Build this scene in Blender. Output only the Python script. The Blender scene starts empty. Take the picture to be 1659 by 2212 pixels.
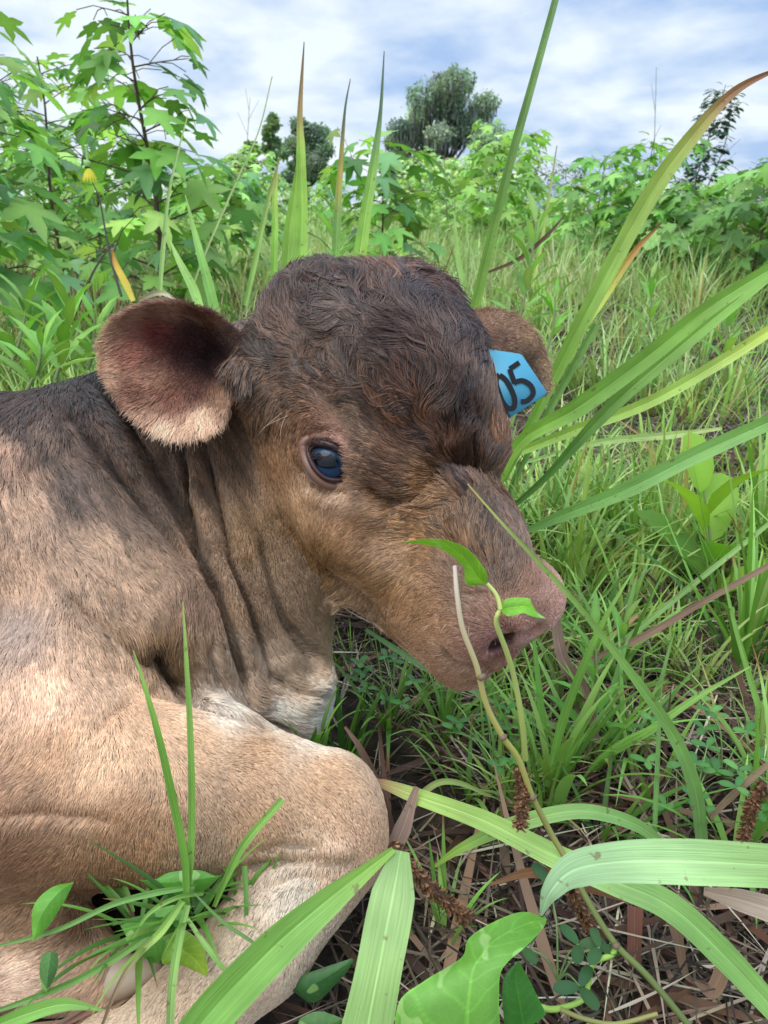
import bpy, math
import numpy as np
from mathutils import Vector
from mathutils.kdtree import KDTree

# ------------------------------------------------------------------ camera, sky, sun, exposure
scene = bpy.context.scene
COL = scene.collection
CAM_H = 0.40
PITCH = math.radians(21.5)
cam_data = bpy.data.cameras.new("camera")
cam_data.sensor_fit = 'HORIZONTAL'
cam_data.sensor_width = 36.0
cam_data.lens = 36.0
cam_data.clip_start = 0.01
cam_data.clip_end = 2000.0
cam_data.dof.use_dof = True; cam_data.dof.focus_distance = 0.47; cam_data.dof.aperture_fstop = 32
cam = bpy.data.objects.new("camera", cam_data)
cam.location = (0, 0, CAM_H)
cam.rotation_euler = (math.pi / 2 - PITCH, 0, 0)
COL.objects.link(cam)
scene.camera = cam
scene.view_settings.view_transform = 'Standard'
scene.view_settings.look = 'None'
scene.view_settings.exposure = 0.66
scene.view_settings.gamma = 1.0
scene.cycles.max_bounces = 8
scene.cycles.transparent_max_bounces = 8
scene.cycles.use_denoising = True

SUN_EL, SUN_AZ = math.radians(60), math.radians(-145)   # high, behind cloud, over the left shoulder
world = bpy.data.worlds.new("World")
scene.world = world
world.use_nodes = True
wn, wl = world.node_tree.nodes, world.node_tree.links
wn.clear()
def wnode(t, **kw):
    n = wn.new(t)
    for k, v in kw.items(): setattr(n, k, v)
    return n
def wset(n, **kw):
    for k, v in kw.items(): n.inputs[k.replace('_', ' ')].default_value = v
sky = wnode('ShaderNodeTexSky', sky_type='NISHITA', sun_disc=False, sun_elevation=SUN_EL, sun_rotation=SUN_AZ)
sky.air_density = 1.0
tc = wnode('ShaderNodeTexCoord')
sep = wnode('ShaderNodeSeparateXYZ')
wl.new(tc.outputs['Generated'], sep.inputs[0])
zz = wnode('ShaderNodeMath', operation='MAXIMUM'); zz.inputs[1].default_value = 0.0
wl.new(sep.outputs['Z'], zz.inputs[0])
za = wnode('ShaderNodeMath', operation='ADD'); za.inputs[1].default_value = 0.24
wl.new(zz.outputs[0], za.inputs[0])
dx = wnode('ShaderNodeMath', operation='DIVIDE'); dy = wnode('ShaderNodeMath', operation='DIVIDE')
wl.new(sep.outputs['X'], dx.inputs[0]); wl.new(za.outputs[0], dx.inputs[1])
wl.new(sep.outputs['Y'], dy.inputs[0]); wl.new(za.outputs[0], dy.inputs[1])
cmb = wnode('ShaderNodeCombineXYZ')
wl.new(dx.outputs[0], cmb.inputs[0]); wl.new(dy.outputs[0], cmb.inputs[1])
mp = wnode('ShaderNodeMapping'); mp.inputs['Location'].default_value = (1.9, 0.35, 0); mp.inputs['Scale'].default_value = (1.5, 1.35, 1)
mp.inputs['Rotation'].default_value = (0, 0, 0.35)
wl.new(cmb.outputs[0], mp.inputs[0])
n1 = wnode('ShaderNodeTexNoise'); wset(n1, Scale=1.7, Detail=7.0, Roughness=0.52, Distortion=0.15)
wl.new(mp.outputs[0], n1.inputs['Vector'])
n2 = wnode('ShaderNodeTexNoise'); wset(n2, Scale=0.55, Detail=2.0, Roughness=0.5)
wl.new(mp.outputs[0], n2.inputs['Vector'])
# thicker cloud to the left (towards the veiled sun), thinner to the right
lft = wnode('ShaderNodeMath', operation='MULTIPLY'); lft.inputs[1].default_value = -0.20
wl.new(sep.outputs['X'], lft.inputs[0])
s1 = wnode('ShaderNodeMath', operation='ADD'); wl.new(n1.outputs['Fac'], s1.inputs[0]); wl.new(lft.outputs[0], s1.inputs[1])
s2 = wnode('ShaderNodeMath', operation='MULTIPLY_ADD'); s2.inputs[1].default_value = 0.45
wl.new(n2.outputs['Fac'], s2.inputs[0]); wl.new(s1.outputs[0], s2.inputs[2])
ramp = wnode('ShaderNodeValToRGB')
ramp.color_ramp.elements[0].position = 0.53; ramp.color_ramp.elements[0].color = (0, 0, 0, 1)
ramp.color_ramp.elements[1].position = 0.81; ramp.color_ramp.elements[1].color = (1, 1, 1, 1)
wl.new(s2.outputs[0], ramp.inputs[0])
ccol = wnode('ShaderNodeMixRGB'); ccol.inputs[1].default_value = (0.28, 0.40, 0.62, 1); ccol.inputs[2].default_value = (0.64, 0.70, 0.74, 1)
wl.new(ramp.outputs[0], ccol.inputs[0])
bgs = wnode('ShaderNodeBackground'); bgs.inputs['Strength'].default_value = 0.06
wl.new(sky.outputs[0], bgs.inputs[0])
zs = wnode('ShaderNodeMapRange'); zs.inputs['From Min'].default_value = 0.22; zs.inputs['From Max'].default_value = 0.9; zs.inputs['To Min'].default_value = 1.0; zs.inputs['To Max'].default_value = 2.3
wl.new(sep.outputs['Z'], zs.inputs['Value'])   # overcast: brighter overhead than near the horizon
bgc = wnode('ShaderNodeBackground'); wl.new(zs.outputs[0], bgc.inputs['Strength'])
wl.new(ccol.outputs[0], bgc.inputs[0])
mx = wnode('ShaderNodeMixShader'); mx.inputs[0].default_value = 0.85
wl.new(bgs.outputs[0], mx.inputs[1]); wl.new(bgc.outputs[0], mx.inputs[2])
wo = wnode('ShaderNodeOutputWorld'); wl.new(mx.outputs[0], wo.inputs[0])

sun_data = bpy.data.lights.new("sun", 'SUN')
sun_data.energy = 0.9; sun_data.angle = math.radians(40); sun_data.color = (1.0, 0.97, 0.92)
sun = bpy.data.objects.new("sun", sun_data); COL.objects.link(sun)
sd = Vector((math.sin(SUN_AZ) * math.cos(SUN_EL), math.cos(SUN_AZ) * math.cos(SUN_EL), math.sin(SUN_EL)))
sun.rotation_euler = sd.to_track_quat('Z', 'Y').to_euler()

# ------------------------------------------------------------------ helpers
rng = np.random.default_rng(7)
W0 = 1659.0
CR = np.array([1.0, 0, 0]); CU = np.array([0, math.sin(PITCH), math.cos(PITCH)]); CF = np.array([0, math.cos(PITCH), -math.sin(PITCH)])
CO = np.array([0, 0, CAM_H])
def c2w(c):
    """survey frame (right, up, forward of the viewpoint) -> world"""
    c = np.asarray(c, float)
    return CO + c[..., 0:1] * CR + c[..., 1:2] * CU + c[..., 2:3] * CF
def w2c(p):
    q = np.asarray(p, float) - CO
    return np.stack([q @ CR, q @ CU, q @ CF], -1)
def P3(px, py, d):
    return np.array([(px - 829.5) / W0 * d, (1106.0 - py) / W0 * d, d])
def PW(px, py, d): return c2w(P3(px, py, d))
def c2p(c):
    return np.stack([829.5 + W0 * c[..., 0] / c[..., 2], 1106.0 - W0 * c[..., 1] / c[..., 2]], -1)
def ground_at(px, py, z=0.0):
    v = P3(px, py, 1.0); d = c2w(v) - CO
    return CO + d * ((z - CAM_H) / d[2])
def lin(rgb):
    c = np.asarray(rgb, float) / 255.0
    return np.where(c <= 0.04045, c / 12.92, ((c + 0.055) / 1.055) ** 2.4)

def link(name, data, parent=None, **props):
    o = bpy.data.objects.new(name, data)
    COL.objects.link(o)
    if parent is not None: o.parent = parent
    for k, v in props.items(): o[k] = v
    return o
def mesh(name, verts, faces, mats=None, cols=None, smooth=True, mat_idx=None):
    """verts (n,3); faces: list of int arrays (m,k)"""
    me = bpy.data.meshes.new(name)
    verts = np.asarray(verts, np.float32)
    if not isinstance(faces, (list, tuple)) or (len(faces) and np.asarray(faces[0]).ndim == 1): faces = [np.asarray(faces)]
    faces = [np.asarray(f, np.int32) for f in faces if len(f)]
    tot = np.concatenate([np.full(len(f), f.shape[1], np.int32) for f in faces])
    idx = np.concatenate([f.ravel() for f in faces])
    me.vertices.add(len(verts)); me.vertices.foreach_set('co', verts.ravel())
    me.loops.add(len(idx)); me.loops.foreach_set('vertex_index', idx)
    me.polygons.add(len(tot))
    me.polygons.foreach_set('loop_start', np.concatenate([[0], np.cumsum(tot)[:-1]]).astype(np.int32))
    me.polygons.foreach_set('loop_total', tot)
    if smooth: me.polygons.foreach_set('use_smooth', np.ones(len(tot), bool))
    for m in (mats or []): me.materials.append(m)
    if mat_idx is not None: me.polygons.foreach_set('material_index', np.asarray(mat_idx, np.int32))
    me.update(calc_edges=True)
    if cols is not None:
        a = me.attributes.new('col', 'FLOAT_COLOR', 'POINT')
        c = np.ones((len(verts), 4), np.float32); c[:, :3] = cols
        a.data.foreach_set('color', c.ravel())
    return me

def new_mat(name, rough=0.5, spec=0.5):
    m = bpy.data.materials.new(name); m.use_nodes = True
    b = m.node_tree.nodes['Principled BSDF']
    b.inputs['Roughness'].default_value = rough
    b.inputs['Specular IOR Level'].default_value = spec
    return m, m.node_tree.nodes, m.node_tree.links, b

def value_noise(p, seed=0, scale=1.0):
    """cheap smooth noise on (n,k) points, about -1..1"""
    r = np.random.default_rng(seed); p = np.asarray(p) * scale; out = 0
    for i in range(6):
        w = r.normal(0, 1, p.shape[1]) * (1 + 0.35 * i); out = out + np.sin(p @ w + r.uniform(0, 6.28)) / (1 + 0.3 * i)
    return out / 2.4
# ================================================================== CALF
HR = np.array([[0.49032, -0.84493, 0.21374], [-0.64208, -0.18436, 0.74414], [-0.58933, -0.50210, -0.63291]])
HT = np.array([0.0214, 0.0388, 0.4782])
def h2c(p): return np.asarray(p, float) @ HR.T + HT
def c2h(c): return (c - HT) @ HR

VX = 0.0028
G0 = np.array([-0.80, -0.335, 0.33]); G1 = np.array([0.17, 0.20, 0.86])
GN = np.ceil((G1 - G0) / VX).astype(int)
def ell(q, c, r, R=None):
    v = q - np.asarray(c, np.float32)
    if R is not None: v = v @ np.asarray(R, np.float32)
    r = np.asarray(r, np.float32)
    k0 = np.sqrt(((v / r) ** 2).sum(-1)); k1 = np.sqrt(((v / r ** 2) ** 2).sum(-1)) + 1e-9
    return k0 * (k0 - 1) / k1
def cone(q, a, b, ra, rb):
    a = np.asarray(a, np.float32); b = np.asarray(b, np.float32); ab = b - a; v = q - a
    h = np.clip((v @ ab) / (ab @ ab), 0, 1); hs = h * h * (3 - 2 * h) * 0.35 + h * 0.65
    return np.sqrt(((v - h[..., None] * ab) ** 2).sum(-1)) - (ra + (rb - ra) * hs)
def rotz2(a, b):   # head-frame rotation: yaw a (about dorsal), pitch b (about lateral)
    ca, sa, cb, sb = math.cos(a), math.sin(a), math.cos(b), math.sin(b)
    return np.array([[ca, -sa, 0], [sa, ca, 0], [0, 0, 1]]) @ np.array([[cb, 0, sb], [0, 1, 0], [-sb, 0, cb]])

# (kind, params, blend k, sign) ; sign -1 carves.   'H' = symmetric, head frame ; 'C' = survey frame
HEAD = [
 ('e', (-.052, 0, .018), (.066, .064, .061), None, 0),          # cranium
 ('e', (-.020, 0, .028), (.048, .050, .040), None, .02),        # forehead dome
 ('e', (-.085, 0, .037), (.040, .047, .038), None, .02),        # poll
 ('c', (-.088, .034, .036), (-.085, .070, .008), .036, .021, .02), # ear base
 ('e', (-.002, .039, .008), (.034, .022, .022), rotz2(-.15, .2), .015),  # brow
 ('c', (-.06, .045, -.02), (.0, .036, -.045), .036, .030, .03),     # temple to cheek
 ('c', (-.052, .030, -.070), (-.015, .026, -.112), .042, .024, .02), # jaw angle
 ('c', (.0, .022, -.05), (.065, .018, -.058), .038, .026, .025),   # cheek
 ('c', (.005, 0, -.009), (.070, 0, -.014), .0395, .0245, .022),        # nasal bridge
 ('c', (.070, 0, -.014), (.104, 0, -.019), .0235, .0205, .02),
 ('c', (.01, .0, -.116), (.098, 0, -.094), .024, .017, .02),      # mandible
 ('e', (.083, .021, -.055), (.034, .022, .031), None, .018),      # upper lip
 ('e', (.106, .024, -.034), (.020, .018, .022), None, .012),      # nostril wing
 ('e', (.107, 0, -.038), (.0185, .027, .028), None, .012),
 ('e', (.102, 0, -.068), (.018, .026, .020), None, .015),         # nose pad
 ('e', (.087, 0, -.088), (.022, .022, .017), None, .01),         # chin
]
NOS = tuple(c2h(np.array([(1090 - 829.5) / 1659 * .4075, (1106 - 1386) / 1659 * .4075, .4075])).tolist())   # surveyed nostril centre
NOSR = rotz2(.45, .25)
HEAD_CARVE = [
 ('c', (.050, .046, -.078), (.112, .032, -.086), .0014, .0018, .004),     # mouth line
]
def PC(px, py, d): return tuple(P3(px, py, d))
BODY = [
 ('c', PC(690, 900, .58), PC(300, 1090, .63), .068, .101, .03),     # neck
 ('c', PC(300, 1120, .63), PC(-250, 1240, .70), .107, .165, .04),    # withers, chest
 ('c', PC(-250, 1240, .70), (-.62, -.06, .70), .165, .17, .05),     # trunk
 ('c', PC(570, 815, .565), PC(330, 985, .62), .041, .055, .03),       # crest
 ('c', PC(560, 1130, .57), PC(560, 1420, .56), .055, .048, .03),    # throat
 ('c', PC(480, 1300, .56), PC(380, 1500, .56), .065, .075, .04),    # brisket
 ('e', PC(655, 1505, .545), (.020, .028, .03), None, .02),          # dewlap
 ('c', PC(120, 1180, .565), PC(330, 1330, .515), .072, .050, .035),   # shoulder blade
 ('c', PC(330, 1340, .515), PC(60, 1640, .48), .048, .072, .03),   # upper arm
 ('c', PC(40, 1690, .475), PC(420, 1705, .455), .066, .050, .02),   # forearm
 ('c', PC(420, 1705, .455), PC(690, 1745, .45), .050, .033, .015),
 ('e', PC(722, 1770, .448), (.028, .033, .029), None, .012),        # knee
 ('c', PC(722, 1830, .445), PC(560, 2040, .415), .029, .0265, .012),  # cannon
 ('c', PC(560, 2040, .415), PC(290, 2300, .405), .0265, .025, .01),
 ('e', PC(230, 2330, .405), (.034, .028, .026), None, .01),         # fetlock
 ('c', PC(-150, 2010, .45), PC(120, 2065, .44), .032, .027, .02),   # folded hind foot
 ('c', PC(120, 2065, .44), PC(215, 2105, .435), .026, .018, .01),
]
def prim(q, t):
    return ell(q, t[1], t[2], t[3]) if t[0] == 'e' else cone(q, t[1], t[2], t[3], t[4])
def smin(a, b, k):
    if k <= 0: return np.minimum(a, b)
    h = np.clip(0.5 + 0.5 * (b - a) / k, 0, 1)
    return b * (1 - h) + a * h - k * h * (1 - h)
def bounds(t, head):
    if t[0] == 'e': c = [np.array(t[1], float)]; r = max(t[2])
    else: c = [np.array(t[1], float), np.array(t[2], float)]; r = max(t[3], t[4])
    if head: c = [h2c(x) for x in c] + [h2c(x * np.array([1, -1, 1])) for x in c]
    c = np.array(c); return c.min(0) - r - .03, c.max(0) + r + .03
def field(tlist, head, F, carve=False):
    for t in tlist:
        lo, hi = bounds(t, head); k = t[-1]
        a = np.clip(((lo - G0) / VX).astype(int), 0, GN); b = np.clip(((hi - G0) / VX).astype(int) + 1, 0, GN)
        if (b <= a).any(): continue
        ax = [np.arange(a[i], b[i]) * VX + G0[i] for i in range(3)]
        q = np.stack(np.meshgrid(*ax, indexing='ij'), -1).astype(np.float32)
        if head:
            q = ((q - HT) @ HR).astype(np.float32)
            if t[0] == 'c' and t[1][1] == 0 and t[2][1] == 0: pass
            q[..., 1] = np.abs(q[..., 1])
        d = prim(q, t); s = tuple(slice(a[i], b[i]) for i in range(3))
        F[s] = -smin(-F[s], d, k) if carve else smin(F[s], d, k)
    return F
def surface_nets(F):
    S = F < 0
    n = np.array(F.shape) - 1
    cnt = np.zeros(n, np.int8); acc = np.zeros(tuple(n) + (3,), np.float32)
    offs = [(i, j, k) for i in (0, 1) for j in (0, 1) for k in (0, 1)]
    def sl(o): return tuple(slice(o[i], o[i] + n[i]) for i in range(3))
    for o in offs:
        for ax in range(3):
            if o[ax]: continue
            o2 = list(o); o2[ax] = 1
            fa, fb = F[sl(o)], F[sl(o2)]
            m = (fa < 0) != (fb < 0)
            I = np.nonzero(m)
            t = fa[I] / (fa[I] - fb[I])
            p = np.tile(np.array(o, np.float32), (len(t), 1)); p[:, ax] += t
            acc[I] += p; cnt[I] += 1
    I = np.nonzero(cnt)
    idx = np.full(cnt.shape, -1, np.int32); idx[I] = np.arange(len(I[0]))
    V = (np.stack(I, -1) + acc[I] / cnt[I][:, None]) * VX + G0
    Q = []
    for ax in range(3):
        u, v = (ax + 1) % 3, (ax + 2) % 3
        a = [slice(1, -1)] * 3; a[ax] = slice(0, -1)
        b = list(a); b[ax] = slice(1, None)
        fa, fb = F[tuple(a)] < 0, F[tuple(b)] < 0
        m = fa != fb; I = np.array(np.nonzero(m)); flip = fa[tuple(I)]
        base = I + 1; base[ax] -= 1
        def g(du, dv):
            c = base.copy(); c[u] -= du; c[v] -= dv; return idx[tuple(c)]
        q = np.stack([g(0, 0), g(1, 0), g(1, 1), g(0, 1)], -1)
        q[~flip] = q[~flip][:, ::-1]
        Q.append(q)
    Q = np.concatenate(Q); return V, Q[(Q >= 0).all(1)]
def vnormals(V, Q):
    n = np.cross(V[Q[:, 2]] - V[Q[:, 0]], V[Q[:, 3]] - V[Q[:, 1]])
    N = np.zeros_like(V)
    for k in range(4):
        for a in range(3): N[:, a] += np.bincount(Q[:, k], n[:, a], len(V))
    return N / (np.linalg.norm(N, axis=1, keepdims=True) + 1e-12)
def laplace(V, Q, it, lam=.5):
    e = np.concatenate([Q[:, [i, (i + 1) % 4]] for i in range(4)]); e = np.concatenate([e, e[:, ::-1]])
    deg = np.bincount(e[:, 0], minlength=len(V))[:, None]
    for _ in range(it):
        s = np.stack([np.bincount(e[:, 0], V[e[:, 1], a], len(V)) for a in range(3)], -1)
        V = V + lam * (s / np.maximum(deg, 1) - V)
    return V
def polydist(p, line):
    """distance in survey px of points p (n,2) to a polyline, and arc parameter"""
    line = np.asarray(line, float); best = np.full(len(p), 1e9); par = np.zeros(len(p)); n = len(line) - 1
    for i in range(n):
        a, b = line[i], line[i + 1]; ab = b - a
        t = np.clip(((p - a) @ ab) / (ab @ ab), 0, 1); d = np.linalg.norm(p - a - t[:, None] * ab, axis=1)
        m = d < best; best[m] = d[m]; par[m] = (i + t[m]) / n
    return best, par

FH = field(HEAD, True, np.full(GN, .2, np.float32))
FB = field(BODY, False, np.full(GN, .2, np.float32))
F = smin(FB, FH, .016)
F = field(HEAD_CARVE, True, F, True)
def surf_depth(px, py, G):
    for d in np.arange(.35, .7, .0007):
        i = np.round((P3(px, py, d) - G0) / VX).astype(int)
        if (i >= 0).all() and (i < GN).all() and G[tuple(i)] < 0: return d
    return .45
EYE_D = .443
NOS_D = surf_depth(1088, 1386, F); NC = P3(1086, 1386, NOS_D + .003); NRt = np.array([[.97, .26, 0], [-.26, .97, 0], [0, 0, 1.]]); NRAD = (.0120, .0066, .013)
_nm = c2h(NC) * [1, -1, 1]
F = field([('e', tuple(NC), NRAD, NRt, .003), ('e', tuple(h2c(_nm)), (.008, .006, .008), None, .003)], False, F, True)   # nostrils
F = field([('e', PC(714, 998, EYE_D + .002), (.0138, .0110, .016), np.array([[.86, .51, 0], [-.51, .86, 0], [0, 0, 1.]]), .003)], False, F, True)   # eye opening
V, Q = surface_nets(F)
gi = np.clip(np.round((V - G0) / VX).astype(int), 0, GN - 1)
is_head = FH[tuple(gi.T)] < FB[tuple(gi.T)]
del F, FH, FB
V = laplace(V, Q, 2)
N = vnormals(V, Q)
if (N * (V - V.mean(0))).sum(1).mean() < 0: Q = Q[:, ::-1].copy(); N = -N
hw = laplace(is_head.astype(float)[:, None].repeat(3, 1), Q, 10)[:, 0]
near = np.clip(-(N * V).sum(1) / np.linalg.norm(V, axis=1) * 2.5 + .3, 0, 1)
pp = c2p(V)
# skin folds: (line, half width px, depth m, on head?)
FOLDS = [
 # neck folds
 ([(235, 850), (300, 960), (380, 1090), (450, 1200), (480, 1290)], 17, .014, False),
 ([(150, 900), (250, 1020), (350, 1130), (420, 1220)], 13, .007, False),
 ([(200, 830), (270, 900), (360, 1020), (400, 1080)], 11, .008, False),
 ([(395, 960), (405, 1080), (435, 1196), (475, 1271), (500, 1356), (530, 1456), (542, 1525)], 8, .011, False),
 ([(440, 950), (455, 1040), (480, 1121), (500, 1206), (540, 1306), (565, 1386), (585, 1470)], 8, .013, None),
 ([(560, 1150), (572, 1210), (592, 1281), (625, 1346), (675, 1410)], 9, .009, None),
 ([(590, 1456), (650, 1496), (705, 1501)], 8, .006, False),
 ([(350, 960), (380, 1060), (400, 1120)], 9, .003, False),
 ([(480, 1290), (500, 1370), (520, 1450), (535, 1510)], 8, .007, False),
 ([(450, 1380), (465, 1450), (480, 1500)], 8, .003, False),
 ([(520, 1180), (560, 1280), (640, 1390), (700, 1430)], 13, .009, None),
 ([(340, 1400), (360, 1450), (400, 1490), (440, 1510)], 15, .010, False),
 ([(60, 1010), (160, 1130), (250, 1260)], 14, .0025, False),
 ([(130, 1260), (200, 1330), (300, 1420), (340, 1450)], 13, .003, False),
 ([(330, 1500), (450, 1525), (560, 1560), (640, 1590)], 9, .005, False),
 ([(0, 1760), (100, 1750), (250, 1770)], 12, .0022, False),
 ([(200, 1590), (240, 1540), (290, 1500)], 12, .002, False),
 ([(520, 1880), (600, 1860), (680, 1855), (735, 1860)], 10, .005, False),
 ([(560, 1835), (620, 1822), (700, 1830)], 7, .0022, False),
 ([(560, 1925), (640, 1890), (700, 1885)], 9, .002, False),
 # face
 ([(770, 1040), (810, 1070), (850, 1092), (900, 1080), (960, 1030), (1010, 1005), (1060, 1030), (1085, 1050)], 14, .0058, True),
 ([(640, 990), (665, 1045), (720, 1062), (775, 1055)], 8, .0016, True),
 ([(650, 960), (680, 930), (730, 935), (780, 975)], 9, .002, True),
 ([(600, 1130), (640, 1210), (690, 1290), (720, 1330)], 24, .004, True),
 ([(700, 1320), (760, 1330), (830, 1355)], 9, .003, True),
 ([(860, 1160), (950, 1170), (1000, 1200)], 22, .002, True),
 ([(930, 1350), (955, 1305), (1010, 1282), (1060, 1295)], 9, .0022, True),
 ([(950, 1395), (990, 1435), (1040, 1450), (1080, 1455)], 7, .0026, True),
]
BUMPS = [
 ([(700, 1080), (770, 1090), (840, 1130)], 38, .004, True),
 ([(700, 1150), (780, 1200), (860, 1260)], 45, .003, True),
 ([(880, 1110), (950, 1060), (1030, 1050)], 22, .004, True),
 ([(418, 980), (432, 1080), (465, 1200), (510, 1310), (545, 1420)], 13, .005, False),
 ([(490, 980), (515, 1120), (550, 1230), (600, 1350), (640, 1430)], 17, .005, None),
 ([(640, 1530), (690, 1475), (700, 1440)], 16, .003, False),
 ([(690, 1312), (740, 1320)], 14, .004, True),
 ([(270, 880), (340, 980), (440, 1120)], 14, .004, False),
 ([(190, 880), (290, 1010), (390, 1140)], 14, .003, False),
 ([(600, 1400), (640, 1470), (690, 1500)], 22, .004, False),
 ([(690, 1840), (760, 1830)], 20, .003, False),
]
for sgn, L in ((-1, FOLDS), (1, BUMPS)):
    for line, w, dep, hd in L:
        d, t = polydist(pp, line)
        amt = np.exp(-(d / w) ** 2) * dep * near * np.clip(np.sin(np.clip(t, .04, .96) * math.pi) * 2.2, 0, 1)
        if hd is not None: amt = amt * (hw if hd else 1 - hw) * 1.6
        V = V + sgn * amt[:, None] * N
V = laplace(V, Q, 1, .3)
N = vnormals(V, Q)

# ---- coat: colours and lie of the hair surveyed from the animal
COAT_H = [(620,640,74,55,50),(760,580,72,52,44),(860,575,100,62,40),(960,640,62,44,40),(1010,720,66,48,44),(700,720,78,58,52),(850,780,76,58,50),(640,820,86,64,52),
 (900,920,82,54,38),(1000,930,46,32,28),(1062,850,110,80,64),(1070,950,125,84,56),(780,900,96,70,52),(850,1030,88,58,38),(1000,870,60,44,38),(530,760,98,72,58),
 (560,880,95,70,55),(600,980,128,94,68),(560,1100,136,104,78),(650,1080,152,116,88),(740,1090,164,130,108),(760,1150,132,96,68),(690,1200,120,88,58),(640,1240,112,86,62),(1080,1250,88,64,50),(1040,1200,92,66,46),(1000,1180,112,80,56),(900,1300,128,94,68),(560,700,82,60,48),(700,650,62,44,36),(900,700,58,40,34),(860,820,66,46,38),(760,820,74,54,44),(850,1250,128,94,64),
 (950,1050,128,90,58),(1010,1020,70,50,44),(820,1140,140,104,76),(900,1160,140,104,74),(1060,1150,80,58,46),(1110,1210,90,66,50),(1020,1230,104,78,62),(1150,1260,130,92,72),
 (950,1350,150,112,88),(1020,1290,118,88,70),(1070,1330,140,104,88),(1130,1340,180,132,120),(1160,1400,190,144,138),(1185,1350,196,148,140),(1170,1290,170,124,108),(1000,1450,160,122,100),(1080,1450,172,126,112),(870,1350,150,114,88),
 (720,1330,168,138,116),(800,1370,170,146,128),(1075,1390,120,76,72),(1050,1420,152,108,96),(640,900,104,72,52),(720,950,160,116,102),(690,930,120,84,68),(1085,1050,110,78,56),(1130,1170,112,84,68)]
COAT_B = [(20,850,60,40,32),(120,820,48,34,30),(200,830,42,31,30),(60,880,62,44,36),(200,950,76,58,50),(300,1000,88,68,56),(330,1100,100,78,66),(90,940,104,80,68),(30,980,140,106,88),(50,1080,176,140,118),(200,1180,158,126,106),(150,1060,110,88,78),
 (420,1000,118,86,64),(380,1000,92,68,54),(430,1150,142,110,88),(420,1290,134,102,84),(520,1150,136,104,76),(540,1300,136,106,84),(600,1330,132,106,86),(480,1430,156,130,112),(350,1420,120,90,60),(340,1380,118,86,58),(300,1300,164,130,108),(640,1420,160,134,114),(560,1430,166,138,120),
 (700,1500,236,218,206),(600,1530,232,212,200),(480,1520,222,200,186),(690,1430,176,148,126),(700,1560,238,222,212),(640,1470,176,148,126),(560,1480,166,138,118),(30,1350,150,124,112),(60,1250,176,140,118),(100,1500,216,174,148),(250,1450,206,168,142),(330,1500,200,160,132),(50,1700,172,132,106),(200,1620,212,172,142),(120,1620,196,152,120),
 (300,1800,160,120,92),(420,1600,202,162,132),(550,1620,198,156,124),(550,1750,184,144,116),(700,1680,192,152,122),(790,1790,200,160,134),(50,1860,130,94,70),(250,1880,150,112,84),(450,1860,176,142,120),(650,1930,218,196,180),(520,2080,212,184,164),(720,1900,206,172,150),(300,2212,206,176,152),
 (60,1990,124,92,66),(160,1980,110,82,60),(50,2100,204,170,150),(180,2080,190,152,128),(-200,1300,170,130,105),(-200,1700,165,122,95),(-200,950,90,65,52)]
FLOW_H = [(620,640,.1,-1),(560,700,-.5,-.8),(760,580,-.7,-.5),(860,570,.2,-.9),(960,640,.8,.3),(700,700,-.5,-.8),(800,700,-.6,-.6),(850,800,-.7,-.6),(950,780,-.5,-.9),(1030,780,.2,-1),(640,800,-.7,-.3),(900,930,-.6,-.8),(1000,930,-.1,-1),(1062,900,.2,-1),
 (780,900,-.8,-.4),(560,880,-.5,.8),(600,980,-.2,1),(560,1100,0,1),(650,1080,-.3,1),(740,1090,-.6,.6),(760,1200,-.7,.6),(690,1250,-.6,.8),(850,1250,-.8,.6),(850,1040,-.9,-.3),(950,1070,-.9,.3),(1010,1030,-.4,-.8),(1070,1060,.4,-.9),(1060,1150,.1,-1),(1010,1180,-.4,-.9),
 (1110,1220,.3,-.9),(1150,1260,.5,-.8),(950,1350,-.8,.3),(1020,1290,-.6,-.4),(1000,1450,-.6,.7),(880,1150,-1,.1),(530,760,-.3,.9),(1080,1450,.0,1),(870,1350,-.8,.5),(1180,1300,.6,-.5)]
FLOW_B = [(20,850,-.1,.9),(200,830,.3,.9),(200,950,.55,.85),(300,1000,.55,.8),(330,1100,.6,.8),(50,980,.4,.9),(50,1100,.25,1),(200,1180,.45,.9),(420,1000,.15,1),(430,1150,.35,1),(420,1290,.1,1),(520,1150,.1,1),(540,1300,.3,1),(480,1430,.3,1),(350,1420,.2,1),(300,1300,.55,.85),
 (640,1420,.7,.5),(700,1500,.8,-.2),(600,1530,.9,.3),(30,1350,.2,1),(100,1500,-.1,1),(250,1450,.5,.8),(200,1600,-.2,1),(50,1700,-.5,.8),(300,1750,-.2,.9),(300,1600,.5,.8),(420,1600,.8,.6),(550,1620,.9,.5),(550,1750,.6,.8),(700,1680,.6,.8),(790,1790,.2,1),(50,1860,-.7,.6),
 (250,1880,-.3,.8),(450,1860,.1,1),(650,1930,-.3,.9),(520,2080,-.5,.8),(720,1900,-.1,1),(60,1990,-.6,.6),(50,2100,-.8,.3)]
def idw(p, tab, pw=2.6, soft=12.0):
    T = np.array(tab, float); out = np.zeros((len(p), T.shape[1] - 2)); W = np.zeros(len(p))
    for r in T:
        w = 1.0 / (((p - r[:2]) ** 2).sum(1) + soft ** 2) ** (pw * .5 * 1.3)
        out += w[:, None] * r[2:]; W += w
    return out / W[:, None]
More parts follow.
